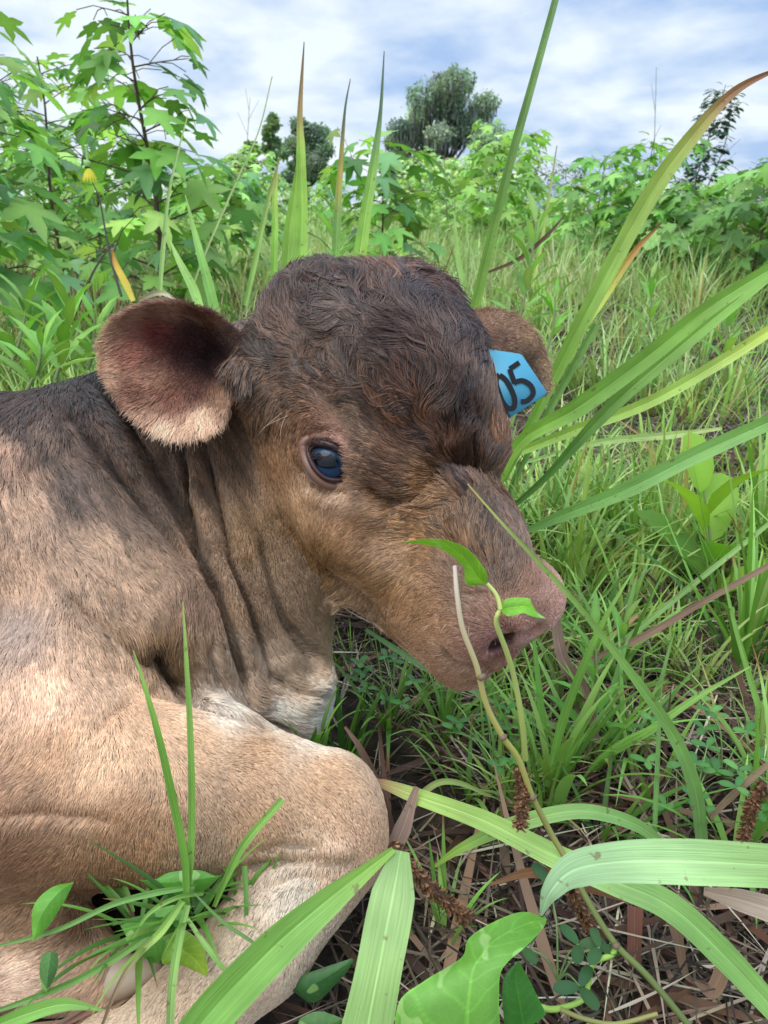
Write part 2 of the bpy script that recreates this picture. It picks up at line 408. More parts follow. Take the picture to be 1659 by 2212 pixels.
STREAKS = [([(240, 870), (310, 980), (390, 1100), (470, 1260)], 16, .45), ([(150, 900), (250, 1020), (370, 1150)], 12, .6), ([(330, 1390), (360, 1450), (420, 1500)], 26, .5), ([(350, 960), (400, 1080), (450, 1180)], 12, .6),  # dark wet hair; lines along the folds also paint in crease shade
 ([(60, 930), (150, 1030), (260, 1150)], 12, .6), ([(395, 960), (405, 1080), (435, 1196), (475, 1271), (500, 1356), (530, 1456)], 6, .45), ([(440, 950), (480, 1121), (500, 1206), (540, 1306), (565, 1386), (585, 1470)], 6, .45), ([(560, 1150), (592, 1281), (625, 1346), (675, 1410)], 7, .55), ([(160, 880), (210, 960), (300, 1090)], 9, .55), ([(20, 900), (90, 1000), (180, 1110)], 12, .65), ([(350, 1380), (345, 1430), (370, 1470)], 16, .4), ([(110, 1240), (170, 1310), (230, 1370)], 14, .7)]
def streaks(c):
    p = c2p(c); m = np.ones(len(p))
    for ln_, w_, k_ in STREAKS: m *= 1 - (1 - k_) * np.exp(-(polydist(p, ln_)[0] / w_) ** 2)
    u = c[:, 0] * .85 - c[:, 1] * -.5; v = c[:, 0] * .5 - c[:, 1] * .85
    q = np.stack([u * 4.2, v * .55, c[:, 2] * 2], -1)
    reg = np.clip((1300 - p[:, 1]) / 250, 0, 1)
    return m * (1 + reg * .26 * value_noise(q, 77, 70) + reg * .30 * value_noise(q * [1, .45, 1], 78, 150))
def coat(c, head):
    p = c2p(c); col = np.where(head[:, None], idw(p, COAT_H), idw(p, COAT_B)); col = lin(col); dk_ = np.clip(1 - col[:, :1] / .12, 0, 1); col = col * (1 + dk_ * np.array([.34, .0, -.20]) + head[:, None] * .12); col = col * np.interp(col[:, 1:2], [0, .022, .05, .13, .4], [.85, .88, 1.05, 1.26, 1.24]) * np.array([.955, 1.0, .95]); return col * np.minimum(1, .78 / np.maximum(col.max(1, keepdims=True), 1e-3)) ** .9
def flow(c, head):
    p = c2p(c); v = np.where(head[:, None], idw(p, FLOW_H, 2.2, 20), idw(p, FLOW_B, 2.2, 30))
    return np.stack([v[:, 0], -v[:, 1], np.zeros(len(v))], -1)

# ---- generic coat of hair, grown strand by strand
_hair_mats = {}
def hair_mat(name, rough, gloss):
    m, n, l, b = new_mat(name, rough, gloss)
    a = n.new('ShaderNodeAttribute'); a.attribute_name = 'col'
    l.new(a.outputs['Color'], b.inputs['Base Color'])
    return m
def sample_surface(V, Q, weight, n, r):
    a = np.linalg.norm(np.cross(V[Q[:, 2]] - V[Q[:, 0]], V[Q[:, 3]] - V[Q[:, 1]]), axis=1) * weight
    c = np.cumsum(a); f = np.searchsorted(c, r.uniform(0, c[-1], n)); f = np.minimum(f, len(Q) - 1)
    u, v = r.random((2, n)); q = Q[f]
    w = np.stack([(1 - u) * (1 - v), u * (1 - v), u * v, (1 - u) * v], -1)
    return q, w
def grow(name, p, n, t, length, col, mat, parent, r, wobf=None, aniso=0.0, lift=.22, clump_n=0, clump=.5, wave=0.0, wave_w=9.0, rad=.00022, pts=5, jit=.18, cvar=.25, smoothp=None, droop=0.0):
    m = len(p); t0 = t / (np.linalg.norm(t, axis=1, keepdims=True) + 1e-9)
    t = t + jit * r.normal(0, 1, (m, 3)) * np.linalg.norm(t, axis=1, keepdims=True)
    t = t - (t * n).sum(1, keepdims=True) * n; t /= np.linalg.norm(t, axis=1, keepdims=True) + 1e-9
    b = np.cross(n, t)
    length = length * r.uniform(.7, 1.25, m)
    s = np.linspace(0, 1, pts)
    ph = r.uniform(0, 6.28, m); wv = np.broadcast_to(wave, (m,)).astype(float)
    lf = np.broadcast_to(lift, (m,)) * r.uniform(.6, 1.4, m)
    cid = None
    if clump_n:
        ci = r.choice(m, clump_n, replace=False); kd = KDTree(clump_n)
        pk = p - p.mean(0); pk = pk - aniso * (pk * t0).sum(1, keepdims=True) * t0
        for i, k in enumerate(ci): kd.insert(pk[k], i)
        kd.balance()
        cid = np.fromiter((kd.find(x)[1] for x in pk.tolist()), np.int64, m)
        lf = lf * np.clip(1 + .6 * r.normal(0, 1, clump_n)[cid] * np.broadcast_to(clump, (m,)), .25, 2.4); ph = 3.2 * value_noise(p, 19, 42) + .8 * value_noise(p, 20, 160); ph = ph[ci][cid] + r.normal(0, .18, m); kk = ci[cid]
    pos = np.empty((m, pts, 3), np.float32)
    cum = np.zeros((m, 3)); Ls = (length / (pts - 1))
    for k in range(pts):
        x = s[k]
        if wobf is not None and k:
            fi = wobf(p + cum); cum = cum + Ls[:, None] * (t * (np.cos(fi) - 1)[:, None] + b * np.sin(fi)[:, None])
        pos[:, k] = p + (length * x)[:, None] * (t * (1 - .25 * lf[:, None] * x) + n * (lf * (1 - .6 * x))[:, None]) + n * (.0007 * math.sin(math.pi * min(1, x * 1.3))) \
            + cum + b * (wv * length * (np.sin(wave_w * x * .7 + ph) - np.sin(ph)) * .5)[:, None]
    pos -= .0003 * n[:, None, :]
    if cid is not None:
        cw = np.broadcast_to(clump, (m,))[:, None]
        base = pos.copy(); sc = (length / length[kk])[:, None]
        for k in range(1, pts):
            tgt = p[kk] + (base[kk, k] - p[kk]) * np.minimum(sc, 1.3)
            dl = tgt - pos[:, k]
            if aniso: dl = dl - (dl * t0).sum(1, keepdims=True) * t0
            dm = np.linalg.norm(dl, axis=1, keepdims=True); dl = dl * np.minimum(1, .0035 / (dm + 1e-9)) * np.clip(1.6 - dm / .008, 0, 1)
            pos[:, k] = pos[:, k] + dl * cw * (s[k] ** .8)
    cu = bpy.data.hair_curves.new(name)
    cu.add_curves([pts] * m)
    P = c2w(pos.reshape(-1, 3)).astype(np.float32)
    cu.attributes['position'].data.foreach_set('vector', P.ravel())
    ra = cu.attributes.new('radius', 'FLOAT', 'POINT')
    rr = np.broadcast_to(rad, (m,))[:, None] * np.array([1, .95, .85, .65, .25] if pts == 5 else np.linspace(1, .2, pts))[None]
    ra.data.foreach_set('value', rr.astype(np.float32).ravel())
    v = 1 + cvar * r.normal(0, .6, (m, 1))
    if cid is not None: v = v * (1 + 1.5 * cvar * np.broadcast_to(clump, (m,))[:, None] * r.normal(0, 1.0, (clump_n, 1))[cid])
    c = np.ones((m, 4), np.float32); c[:, :3] = np.clip(col * np.clip(v, .35, 1.9), 0.004, .9)
    ca = cu.attributes.new('col', 'FLOAT_COLOR', 'CURVE'); ca.data.foreach_set('color', c.ravel())
    cu.materials.append(mat)
    return link(name, cu, parent)

# ---- the calf: one continuous body, its parts beneath it
calf = link('calf', None, None, category='calf', label='newborn brown calf lying curled in the grass with its head turned right')
calf.location = (0, 0, 0)
skin, _n, _l, _b = new_mat('skin', .55, .4)
_w = _n.new('ShaderNodeAttribute'); _w.attribute_name = 'wet'; _wr = _n.new('ShaderNodeMapRange'); _wr.inputs['To Min'].default_value = .6; _wr.inputs['To Max'].default_value = .24; _l.new(_w.outputs['Fac'], _wr.inputs['Value']); _l.new(_wr.outputs[0], _b.inputs['Roughness'])
_a = _n.new('ShaderNodeAttribute'); _a.attribute_name = 'col'; _l.new(_a.outputs['Color'], _b.inputs['Base Color'])
_no = _n.new('ShaderNodeTexVoronoi'); _no.inputs['Scale'].default_value = 430
_bp = _n.new('ShaderNodeBump'); _bp.inputs['Strength'].default_value = .5; _bp.inputs['Distance'].default_value = .001
_tc = _n.new('ShaderNodeTexCoord'); _l.new(_tc.outputs['Object'], _no.inputs['Vector']); _l.new(_no.outputs['Distance'], _bp.inputs['Height']); _l.new(_bp.outputs['Normal'], _b.inputs['Normal'])
nose_w = np.clip(1.25 - polydist(pp, [(1130, 1330), (1175, 1345), (1150, 1400), (1100, 1385)])[0] / 30, 0, 1) * is_head
mlen_pts = [(960,700,.023),(800,650,.022),(700,750,.021),(880,860,.020),(1000,950,.015),(600,720,.018),(1070,900,.010),(620,860,.011),(560,1000,.007),(650,1100,.006),(750,1100,.006),(800,1000,.009),(720,950,.004),
 (940,1060,.011),(1050,1120,.013),(1100,1200,.011),(1040,1230,.010),(800,1250,.007),(1000,1250,.006),(950,1380,.005),(1100,1280,.004),(1170,1300,.003),(1080,1450,.004),(740,1340,.011),(640,1300,.009)]
blen_pts = [(50,850,.016),(220,850,.015),(200,1000,.013),(100,1200,.012),(330,1400,.016),(420,1000,.008),(520,1200,.007),(600,1400,.009),(680,1510,.012),(560,1540,.012),(250,1500,.010),(200,1700,.009),(550,1650,.007),(700,1780,.006),(620,1950,.006),(400,2150,.006),(50,2000,.010),(250,1900,.010)]
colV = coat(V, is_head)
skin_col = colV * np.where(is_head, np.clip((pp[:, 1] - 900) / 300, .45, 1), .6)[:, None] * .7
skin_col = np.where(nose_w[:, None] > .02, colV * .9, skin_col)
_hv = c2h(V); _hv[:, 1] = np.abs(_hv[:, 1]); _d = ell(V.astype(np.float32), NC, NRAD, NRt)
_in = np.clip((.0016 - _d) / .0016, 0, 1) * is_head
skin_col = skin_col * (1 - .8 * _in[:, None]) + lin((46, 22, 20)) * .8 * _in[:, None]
body = link('body', mesh('body', c2w(V), Q, [skin], skin_col), calf)
_wa = body.data.attributes.new('wet', 'FLOAT', 'POINT'); _wa.data.foreach_set('value', np.clip(nose_w * 1.3, 0, 1).astype(np.float32))
coat_mat = hair_mat('coat_hair', .42, .5)
wet_mat = hair_mat('wet_hair', .26, .65)
def coat_fur(head, n, seed):
    r = np.random.default_rng(seed)
    face = N[Q].mean(1); cen = V[Q].mean(1)
    fc = -(face * cen).sum(1) / np.linalg.norm(cen, axis=1)
    isf = is_head[Q].mean(1) > .5
    px = c2p(cen)
    inview = (px[:, 0] > -250) & (px[:, 1] < 2500)
    w = np.where(fc > -.15, 1.0, .18) * np.where(inview, 1, .15) * (isf if head else ~isf) * np.clip(.5 / cen[:, 2], .5, 1.3) ** 2
    q, wt = sample_surface(V, Q, w, n, r)
    p = (V[q] * wt[..., None]).sum(1); nn = (N[q] * wt[..., None]).sum(1); nn /= np.linalg.norm(nn, axis=1, keepdims=True)
    nw = (nose_w[q] * wt).sum(1)
    hd = np.full(n, head)
    t = flow(p, hd)
    t = t - (t * nn).sum(1, keepdims=True) * nn
    wob = value_noise(p, 3, 38)[:, None]; t = t / (np.linalg.norm(t, axis=1, keepdims=True) + 1e-6) + .32 * wob * np.cross(nn, t)
    pq = c2p(p)
    L = idw(pq, mlen_pts if head else blen_pts)[:, 0] * (1 if not head else 1.15)
    keep = (r.random(n) > nw * 1.05)
    keep &= ell(p.astype(np.float32), NC, NRAD, NRt) > .0012
    if head:   # keep the eye opening clear
        de = np.linalg.norm((pq - (713, 997)) / (1.25, 1.0), axis=1); keep &= ~((de < 42) & (p[:, 2] < .50))
        cl = np.clip((L - .006) / .011, 0, 1)
    else: cl = np.clip((L - .007) / .008, 0, .8)
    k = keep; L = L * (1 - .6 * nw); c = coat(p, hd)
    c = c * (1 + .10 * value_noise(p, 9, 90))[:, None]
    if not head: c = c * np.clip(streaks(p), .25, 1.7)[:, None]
    rad = np.where(L > .01, .00027, .00018)
    hl_ = np.clip((L - .012) / .008, 0, 1)[k]
    if not head: L = L * .8
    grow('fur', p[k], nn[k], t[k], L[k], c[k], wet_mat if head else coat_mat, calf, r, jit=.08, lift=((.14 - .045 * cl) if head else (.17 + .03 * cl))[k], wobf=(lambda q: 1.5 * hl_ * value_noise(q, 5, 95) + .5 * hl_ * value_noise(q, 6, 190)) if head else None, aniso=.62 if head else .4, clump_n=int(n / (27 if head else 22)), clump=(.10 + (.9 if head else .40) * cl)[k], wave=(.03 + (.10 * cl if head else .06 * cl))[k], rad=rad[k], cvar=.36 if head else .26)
FURN = 1.0
coat_fur(True, int(220000 * FURN), 11)
coat_fur(False, int(400000 * FURN), 12)

# ---- eye
ec = P3(715, 999, EYE_D + .0172)
ga = h2c((.012, 1.0, -.02)) - HT; ga /= np.linalg.norm(ga)
gaze = ga * .15 + np.array([.0, .02, -.9]); gaze /= np.linalg.norm(gaze)
ER = .0166
def uvsphere(nu, nv):
    th = np.linspace(0, math.pi, nv + 1); ph = np.linspace(0, 2 * math.pi, nu, endpoint=False)
    v = np.array([(math.sin(a) * math.cos(b), math.sin(a) * math.sin(b), math.cos(a)) for a in th for b in ph])
    f = [(i * nu + j, i * nu + (j + 1) % nu, (i + 1) * nu + (j + 1) % nu, (i + 1) * nu + j) for i in range(nv) for j in range(nu)]
    return v, np.array(f)
sv, sf = uvsphere(96, 64)
e1 = np.cross(gaze, (0.25, 1, 0)); e1 /= np.linalg.norm(e1); e2 = np.cross(gaze, e1)
cg = sv @ gaze; x1 = sv @ e1; x2 = sv @ e2
ang = np.arccos(np.clip(cg, -1, 1))
bul = 1 + .03 * np.exp(-(ang / .6) ** 4)
pup = np.sqrt((x1 / .46) ** 2 + (x2 / .26) ** 2)
iris = lin((40, 62, 88)); pupc = lin((8, 12, 20)); scl = lin((110, 124, 136)); rimc = lin((26, 30, 38))
k1 = np.clip((pup - .9) / .2, 0, 1)[:, None]; k2 = np.clip((ang - .66) / .07, 0, 1)[:, None]; k3 = np.clip((ang - .80) / .08, 0, 1)[:, None]
ecol = pupc * (1 - k1) + iris * k1; ecol = ecol * (1 - k2) + rimc * k2; ecol = ecol * (1 - k3) + scl * k3
em, _n, _l, _b = new_mat('eye_surface', .07, .32); _a = _n.new('ShaderNodeAttribute'); _a.attribute_name = 'col'; _l.new(_a.outputs['Color'], _b.inputs['Base Color'])

link('eye', mesh('eye', c2w(ec + sv * ER * bul[:, None]), sf, [em], ecol), calf)
ec2 = h2c((.001, -.0470, -.004)); link('eye', mesh('eye', c2w(ec2 + sv * ER * .98), sf, [em], ecol * 0 + pupc), calf)
def on_sphere(px, py, c, R):
    v = P3(px, py, 1.0); v = v / np.linalg.norm(v); b = v @ c; D = b * b - c @ c + R * R
    return v * (b - math.sqrt(max(D, 0)))
def closed_spline(pts, n):
    pts = np.array(pts, float); m = len(pts); out = []
    for i in range(m):
        p0, p1, p2, p3 = pts[i - 1], pts[i], pts[(i + 1) % m], pts[(i + 2) % m]
        for t in np.linspace(0, 1, n, endpoint=False):
            out.append(.5 * ((2 * p1) + (-p0 + p2) * t + (2 * p0 - 5 * p1 + 4 * p2 - p3) * t * t + (-p0 + 3 * p1 - 3 * p2 + p3) * t ** 3))
    return np.array(out)
def tube(path, rad, ns=8, closed=False, flat=None):
    path = np.asarray(path, float); m = len(path); rad = np.broadcast_to(rad, (m,))
    if closed: T = np.roll(path, -1, 0) - np.roll(path, 1, 0)
    else: T = np.gradient(path, axis=0)
    T /= np.linalg.norm(T, axis=1, keepdims=True) + 1e-12
    up = np.array([.13, .2, 1.0]); A = np.cross(T, up); A /= np.linalg.norm(A, axis=1, keepdims=True) + 1e-9; B = np.cross(T, A)
    a = np.linspace(0, 2 * math.pi, ns, endpoint=False)
    v = path[:, None] + rad[:, None, None] * (np.cos(a)[None, :, None] * A[:, None] + np.sin(a)[None, :, None] * B[:, None] * (flat or 1))
    f = []
    for i in range(m if closed else m - 1):
        j = (i + 1) % m
        for k in range(ns): f.append((i * ns + k, i * ns + (k + 1) % ns, j * ns + (k + 1) % ns, j * ns + k))
    return v.reshape(-1, 3), np.array(f)
LID = [(667, 970), (690, 958), (726, 966), (750, 990), (764, 1024), (742, 1036), (706, 1034), (679, 1010)]
lp = closed_spline(LID, 8)
ring = np.array([on_sphere(x, y, ec, ER * 1.13) for x, y in lp])
lv, lf_ = tube(ring, .0019 + .0005 * np.sin(np.linspace(0, 6.28, len(ring))), 8, True)
lv2, lf2 = tube(np.array([on_sphere(x + (x - 713) * .26, y + (y - 998) * .34, ec, ER * 1.09) for x, y in lp]), .0028, 8, True)
lidc = np.concatenate([np.tile(lin((56, 34, 34)), (len(lv), 1)), np.tile(lin((118, 84, 70)), (len(lv2), 1))])
lid_mat, _n, _l, _b = new_mat('eyelid', .38, .5); _a = _n.new('ShaderNodeAttribute'); _a.attribute_name = 'col'; _l.new(_a.outputs['Color'], _b.inputs['Base Color'])
link('eyelid', mesh('eyelid', c2w(np.concatenate([lv, lv2])), np.concatenate([lf_, lf2 + len(lv)]), [lid_mat], lidc), calf)
# lashes
r_ = np.random.default_rng(5); upi = [i for i, (x, y) in enumerate(lp) if y < 1000]
ii = r_.choice(upi, 130); pl = ring[ii] + r_.normal(0, .0004, (130, 3)); nl = (pl - ec); nl /= np.linalg.norm(nl, axis=1, keepdims=True)
tl = np.tile([.4, .25, -.3], (130, 1)) + r_.normal(0, .15, (130, 3))
grow('eyelashes', pl, nl, tl, np.full(130, .009), np.tile(lin((70, 48, 40)), (130, 1)), coat_mat, calf, r_, lift=.7, rad=.00016, cvar=.1)

# pale whiskers on muzzle and brow
_q = np.where((nose_w < .5) & is_head & ((np.abs(pp - (1010, 1400)) < (90, 70)).all(1)))[0]; _q = np.concatenate([r_.choice(_q, 26), r_.choice(np.where(is_head & ((np.abs(pp - (630, 890)) < (25, 12)).all(1)))[0], 3)])
grow('whiskers', V[_q], N[_q], np.tile([-.3, -.5, 0], (29, 1)) + r_.normal(0, .2, (29, 3)), np.where(np.arange(29) < 26, .009, .026), np.tile(lin((205, 180, 150)), (29, 1)), coat_mat, calf, r_, lift=.8, rad=.00012, cvar=.1)
# hoof of the folded foot
_hc = P3(255, 2112, .430); _ax = P3(335, 2100, .43) - P3(235, 2118, .43); _ax /= np.linalg.norm(_ax); _ay = np.cross(_ax, [0, 0, 1]); _hv2 = sv * [1, 1, 1]
_hp = _hc + _hv2[:, :1] * _ax * .026 + _hv2[:, 1:2] * _ay * .0115 * (1 - .2 * _hv2[:, :1]) + _hv2[:, 2:3] * np.array([0, 0, 1]) * .012
_hcol = lin((176, 156, 134)) * (1 - .5 * np.clip(-_hv2[:, :1] * 1.2 - .3, 0, 1)) + 0
hoofm, _n, _l, _b = new_mat('hoof', .45, .4); _a = _n.new('ShaderNodeAttribute'); _a.attribute_name = 'col'; _l.new(_a.outputs['Color'], _b.inputs['Base Color'])
link('hoof', mesh('hoof', c2w(_hp), sf, [hoofm], _hcol), calf)

# ---- ears
def ear(outline, canal, rim_d, canal_d, seed, name, colour_fn, back=.005, rings=14, shape=1.6):
    o = closed_spline(outline, 5 if len(outline) < 20 else 3); m = len(o); ang = 0
    rd = np.interp(o[:, 0], *rim_d)
    if name == 'ear' and seed == 1: rd = rd - .011 * np.exp(-((o[:, 1] - 655) / 35) ** 2)
    V_, F_ = [], []
    for s in np.linspace(0.02, 1, rings):
        xy = np.array(canal) + (o - canal) * s
        d = rd + (canal_d - rd) * (1 - s ** shape) + .0022 * np.sin(o[:, 1] / 23 + s * 5) * s
        V_.append(P3(0, 0, 1) * 0 + np.stack([(xy[:, 0] - 829.5) / W0 * d, (1106 - xy[:, 1]) / W0 * d, d], -1))
    fr = np.array(V_)
    bk = fr[::-1].copy(); sc = np.linspace(1, .02, rings)[:, None]
    bk[..., 2] += back * (1 - sc ** 6) + .0015
    g = np.concatenate([fr, bk]); R2 = 2 * rings
    for i in range(R2 - 1):
        for j in range(m): F_.append((i * m + j, i * m + (j + 1) % m, (i + 1) * m + (j + 1) % m, (i + 1) * m + j))
    g = g.reshape(-1, 3); F_ = np.array(F_)
    return g, F_, fr, m
EAR_N = [(508, 800), (520, 748), (502, 715), (472, 690), (440, 668), (400, 655), (355, 648), (318, 649), (280, 660), (242, 682), (216, 712), (208, 742), (212, 780), (226, 822), (258, 868), (290, 903), (330, 932), (370, 947), (402, 945), (432, 936), (462, 920), (480, 898), (488, 866), (490, 835)]
EAR_N = [((x - 480) * .95 + 488, (y - 790) * .96 + 791) for x, y in EAR_N]
canal = (448, 772)
g, F_, fr, m = ear(EAR_N, canal, ([200, 300, 420, 520], [.500, .482, .470, .478]), .516, 1, 'ear', None, shape=1.25)
ee = c2p(g); dist, par = polydist(ee, EAR_N[2:-2])
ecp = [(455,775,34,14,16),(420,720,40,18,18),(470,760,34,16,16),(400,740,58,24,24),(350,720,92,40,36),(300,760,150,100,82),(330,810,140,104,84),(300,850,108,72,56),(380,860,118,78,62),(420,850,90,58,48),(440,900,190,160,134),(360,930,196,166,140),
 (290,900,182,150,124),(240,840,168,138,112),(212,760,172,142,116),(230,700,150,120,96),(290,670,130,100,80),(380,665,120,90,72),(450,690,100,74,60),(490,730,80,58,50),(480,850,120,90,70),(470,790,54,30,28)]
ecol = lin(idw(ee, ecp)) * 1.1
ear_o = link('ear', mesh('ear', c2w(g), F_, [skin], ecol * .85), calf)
def ear_fur(g, F_, fr, m, canal3, cfn, n, seed, parent, out=.011, tip=None):
    r = np.random.default_rng(seed); Nn = vnormals(g, F_)
    cc = g.mean(0); nf = m * (len(g) // m // 2)
    if (Nn[:nf, 2]).mean() > 0: Nn = -Nn
    q, wt = sample_surface(g, F_, np.ones(len(F_)), n, r)
    p = (g[q] * wt[..., None]).sum(1); nn = (Nn[q] * wt[..., None]).sum(1); nn /= np.linalg.norm(nn, axis=1, keepdims=True) + 1e-9
    t = p - canal3; dd = np.linalg.norm(t, axis=1); t = t / dd[:, None]
    t = t * np.array([1, 1, .1]) + np.array([0, -.30, 0]) + .3 * value_noise(p, seed, 90)[:, None] * np.array([.6, .8, 0])
    c, L = cfn(p, q)
    grow('fur', p, nn, t, L, c, coat_mat, parent, r, lift=.35, clump_n=n // 22, clump=.22, wave=.05, rad=.0002, cvar=.28)
def near_ear_c(p, q):
    e = c2p(p); d, _ = polydist(e, EAR_N[2:-2]); rc = np.linalg.norm(e - canal, axis=1)
    L = np.interp(rc, [30, 110, 200, 300], [.0015, .006, .010, .010]) 
    L = np.where(d < 22, .0095, L)
    return lin(idw(e, ecp)) * 1.75, L
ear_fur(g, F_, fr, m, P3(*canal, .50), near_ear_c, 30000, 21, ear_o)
EAR_F = [(1012, 690), (1040, 676), (1085, 676), (1130, 698), (1162, 735), (1180, 780), (1184, 820), (1174, 842), (1150, 832), (1110, 815), (1060, 800), (1015, 770)]
g2, F2, fr2, m2 = ear(EAR_F, (1040, 745), ([1010, 1190], [.548, .585]), .540, 2, 'ear', None, back=.008, shape=2.2)
ecp2 = [(1030,690,112,82,60),(1090,690,118,90,66),(1140,720,130,102,76),(1175,790,150,124,94),(1178,835,140,116,88),(1130,780,84,64,48),(1080,740,100,74,56),(1150,800,90,70,52)]
ear_f = link('ear', mesh('ear', c2w(g2), F2, [skin], lin(idw(c2p(g2), ecp2)) * .85), calf)
def far_ear_c(p, q): return lin(idw(c2p(p), ecp2)) * 1.8, np.full(len(p), .0075)
ear_fur(g2, F2, fr2, m2, P3(1010, 760, .55), far_ear_c, 16000, 22, ear_f)

# ---- ear tag
TAGD = .540
tagp = [(1040, 752), (1122, 764), (1128, 767), (1181, 846), (1180, 852), (1096, 906), (1040, 925)]
tp = np.array([P3(x, y, TAGD + (x - 1100) * .00009) for x, y in tagp]); k = len(tp)
tm, _n, _l, _b = new_mat('tag_plastic', .42, .5); _b.inputs['Base Color'].default_value = (*lin((62, 168, 200)), 1)
_no = _n.new('ShaderNodeTexNoise'); _no.inputs['Scale'].default_value = 90; _r = _n.new('ShaderNodeMixRGB'); _r.blend_type = 'MULTIPLY'; _r.inputs[0].default_value = .25
_r.inputs[1].default_value = (*lin((86, 170, 198)), 1); _l.new(_no.outputs['Color'], _r.inputs[2]); _l.new(_r.outputs[0], _b.inputs['Base Color'])
tv = np.concatenate([tp, tp + [0, 0, .0018]])
tf = [np.array([list(range(k))]), np.array([list(range(2 * k - 1, k - 1, -1))]), np.array([(i, i + k, (i + 1) % k + k, (i + 1) % k) for i in range(k)])]
tag = link('ear_tag', None, None, category='ear tag', label='blue plastic ear tag with black digits hanging from the far ear')
link('tag_panel', mesh('tag_panel', c2w(tv), tf, [tm], smooth=False), tag)
im_, _n, _l, _b = new_mat('tag_ink', .6, .3); _b.inputs['Base Color'].default_value = (.012, .012, .016, 1)
def stroke(pts, w, d):
    pts = np.array(pts, float)
    if len(pts) > 3:   # smooth
        q = [];
        for i in range(len(pts) - 1):
            p0, p1, p2, p3 = pts[max(i - 1, 0)], pts[i], pts[i + 1], pts[min(i + 2, len(pts) - 1)]
            for t in np.linspace(0, 1, 6, endpoint=False): q.append(.5 * ((2 * p1) + (-p0 + p2) * t + (2 * p0 - 5 * p1 + 4 * p2 - p3) * t * t + (-p0 + 3 * p1 - 3 * p2 + p3) * t ** 3))
        pts = np.array(q + [pts[-1]])
    T = np.gradient(pts, axis=0); T /= np.linalg.norm(T, axis=1, keepdims=True); Nn = np.stack([-T[:, 1], T[:, 0]], -1)
    L, R = pts + Nn * w / 2, pts - Nn * w / 2
    f = lambda a: np.array([P3(x, y, TAGD + (x - 1100) * .00009 - d) for x, y in a])
    n_ = len(pts); v = np.concatenate([f(L), f(R)]); fc = np.array([(i, i + 1, n_ + i + 1, n_ + i) for i in range(n_ - 1)]); return v, fc
five = [[(1122, 783), (1101, 797)], [(1101, 797), (1112, 828)], [(1111, 827), (1128, 822), (1146, 832), (1152, 850), (1140, 865), (1126, 868)]]
zero = [[(1079, 810), (1092, 820), (1104, 840), (1112, 862), (1110, 880), (1098, 882), (1086, 868), (1078, 848), (1072, 828), (1074, 814), (1079, 810)]]
one = [[(1056, 830), (1098, 902)]]
for nm, strokes in (('digit_five', five), ('digit_zero', zero), ('digit_one', one)):
    vs, fs, o_ = [], [], 0
    for i, st in enumerate(strokes):
        v_, f_ = stroke(st, 11, .0007 + .00012 * i); vs.append(v_); fs.append(f_ + o_); o_ += len(v_)
    link('digit', mesh(nm, c2w(np.concatenate(vs)), np.concatenate(fs), [im_], smooth=False), tag)
bt = np.array([P3(1062, 775, .5525 + .001 * i) for i in range(2)]); bv, bf = tube(np.array([P3(1040, 775, .537), P3(1040, 775, .552)]), .005, 12); link('stud', mesh('stud', c2w(bv), bf, [tm]), tag)
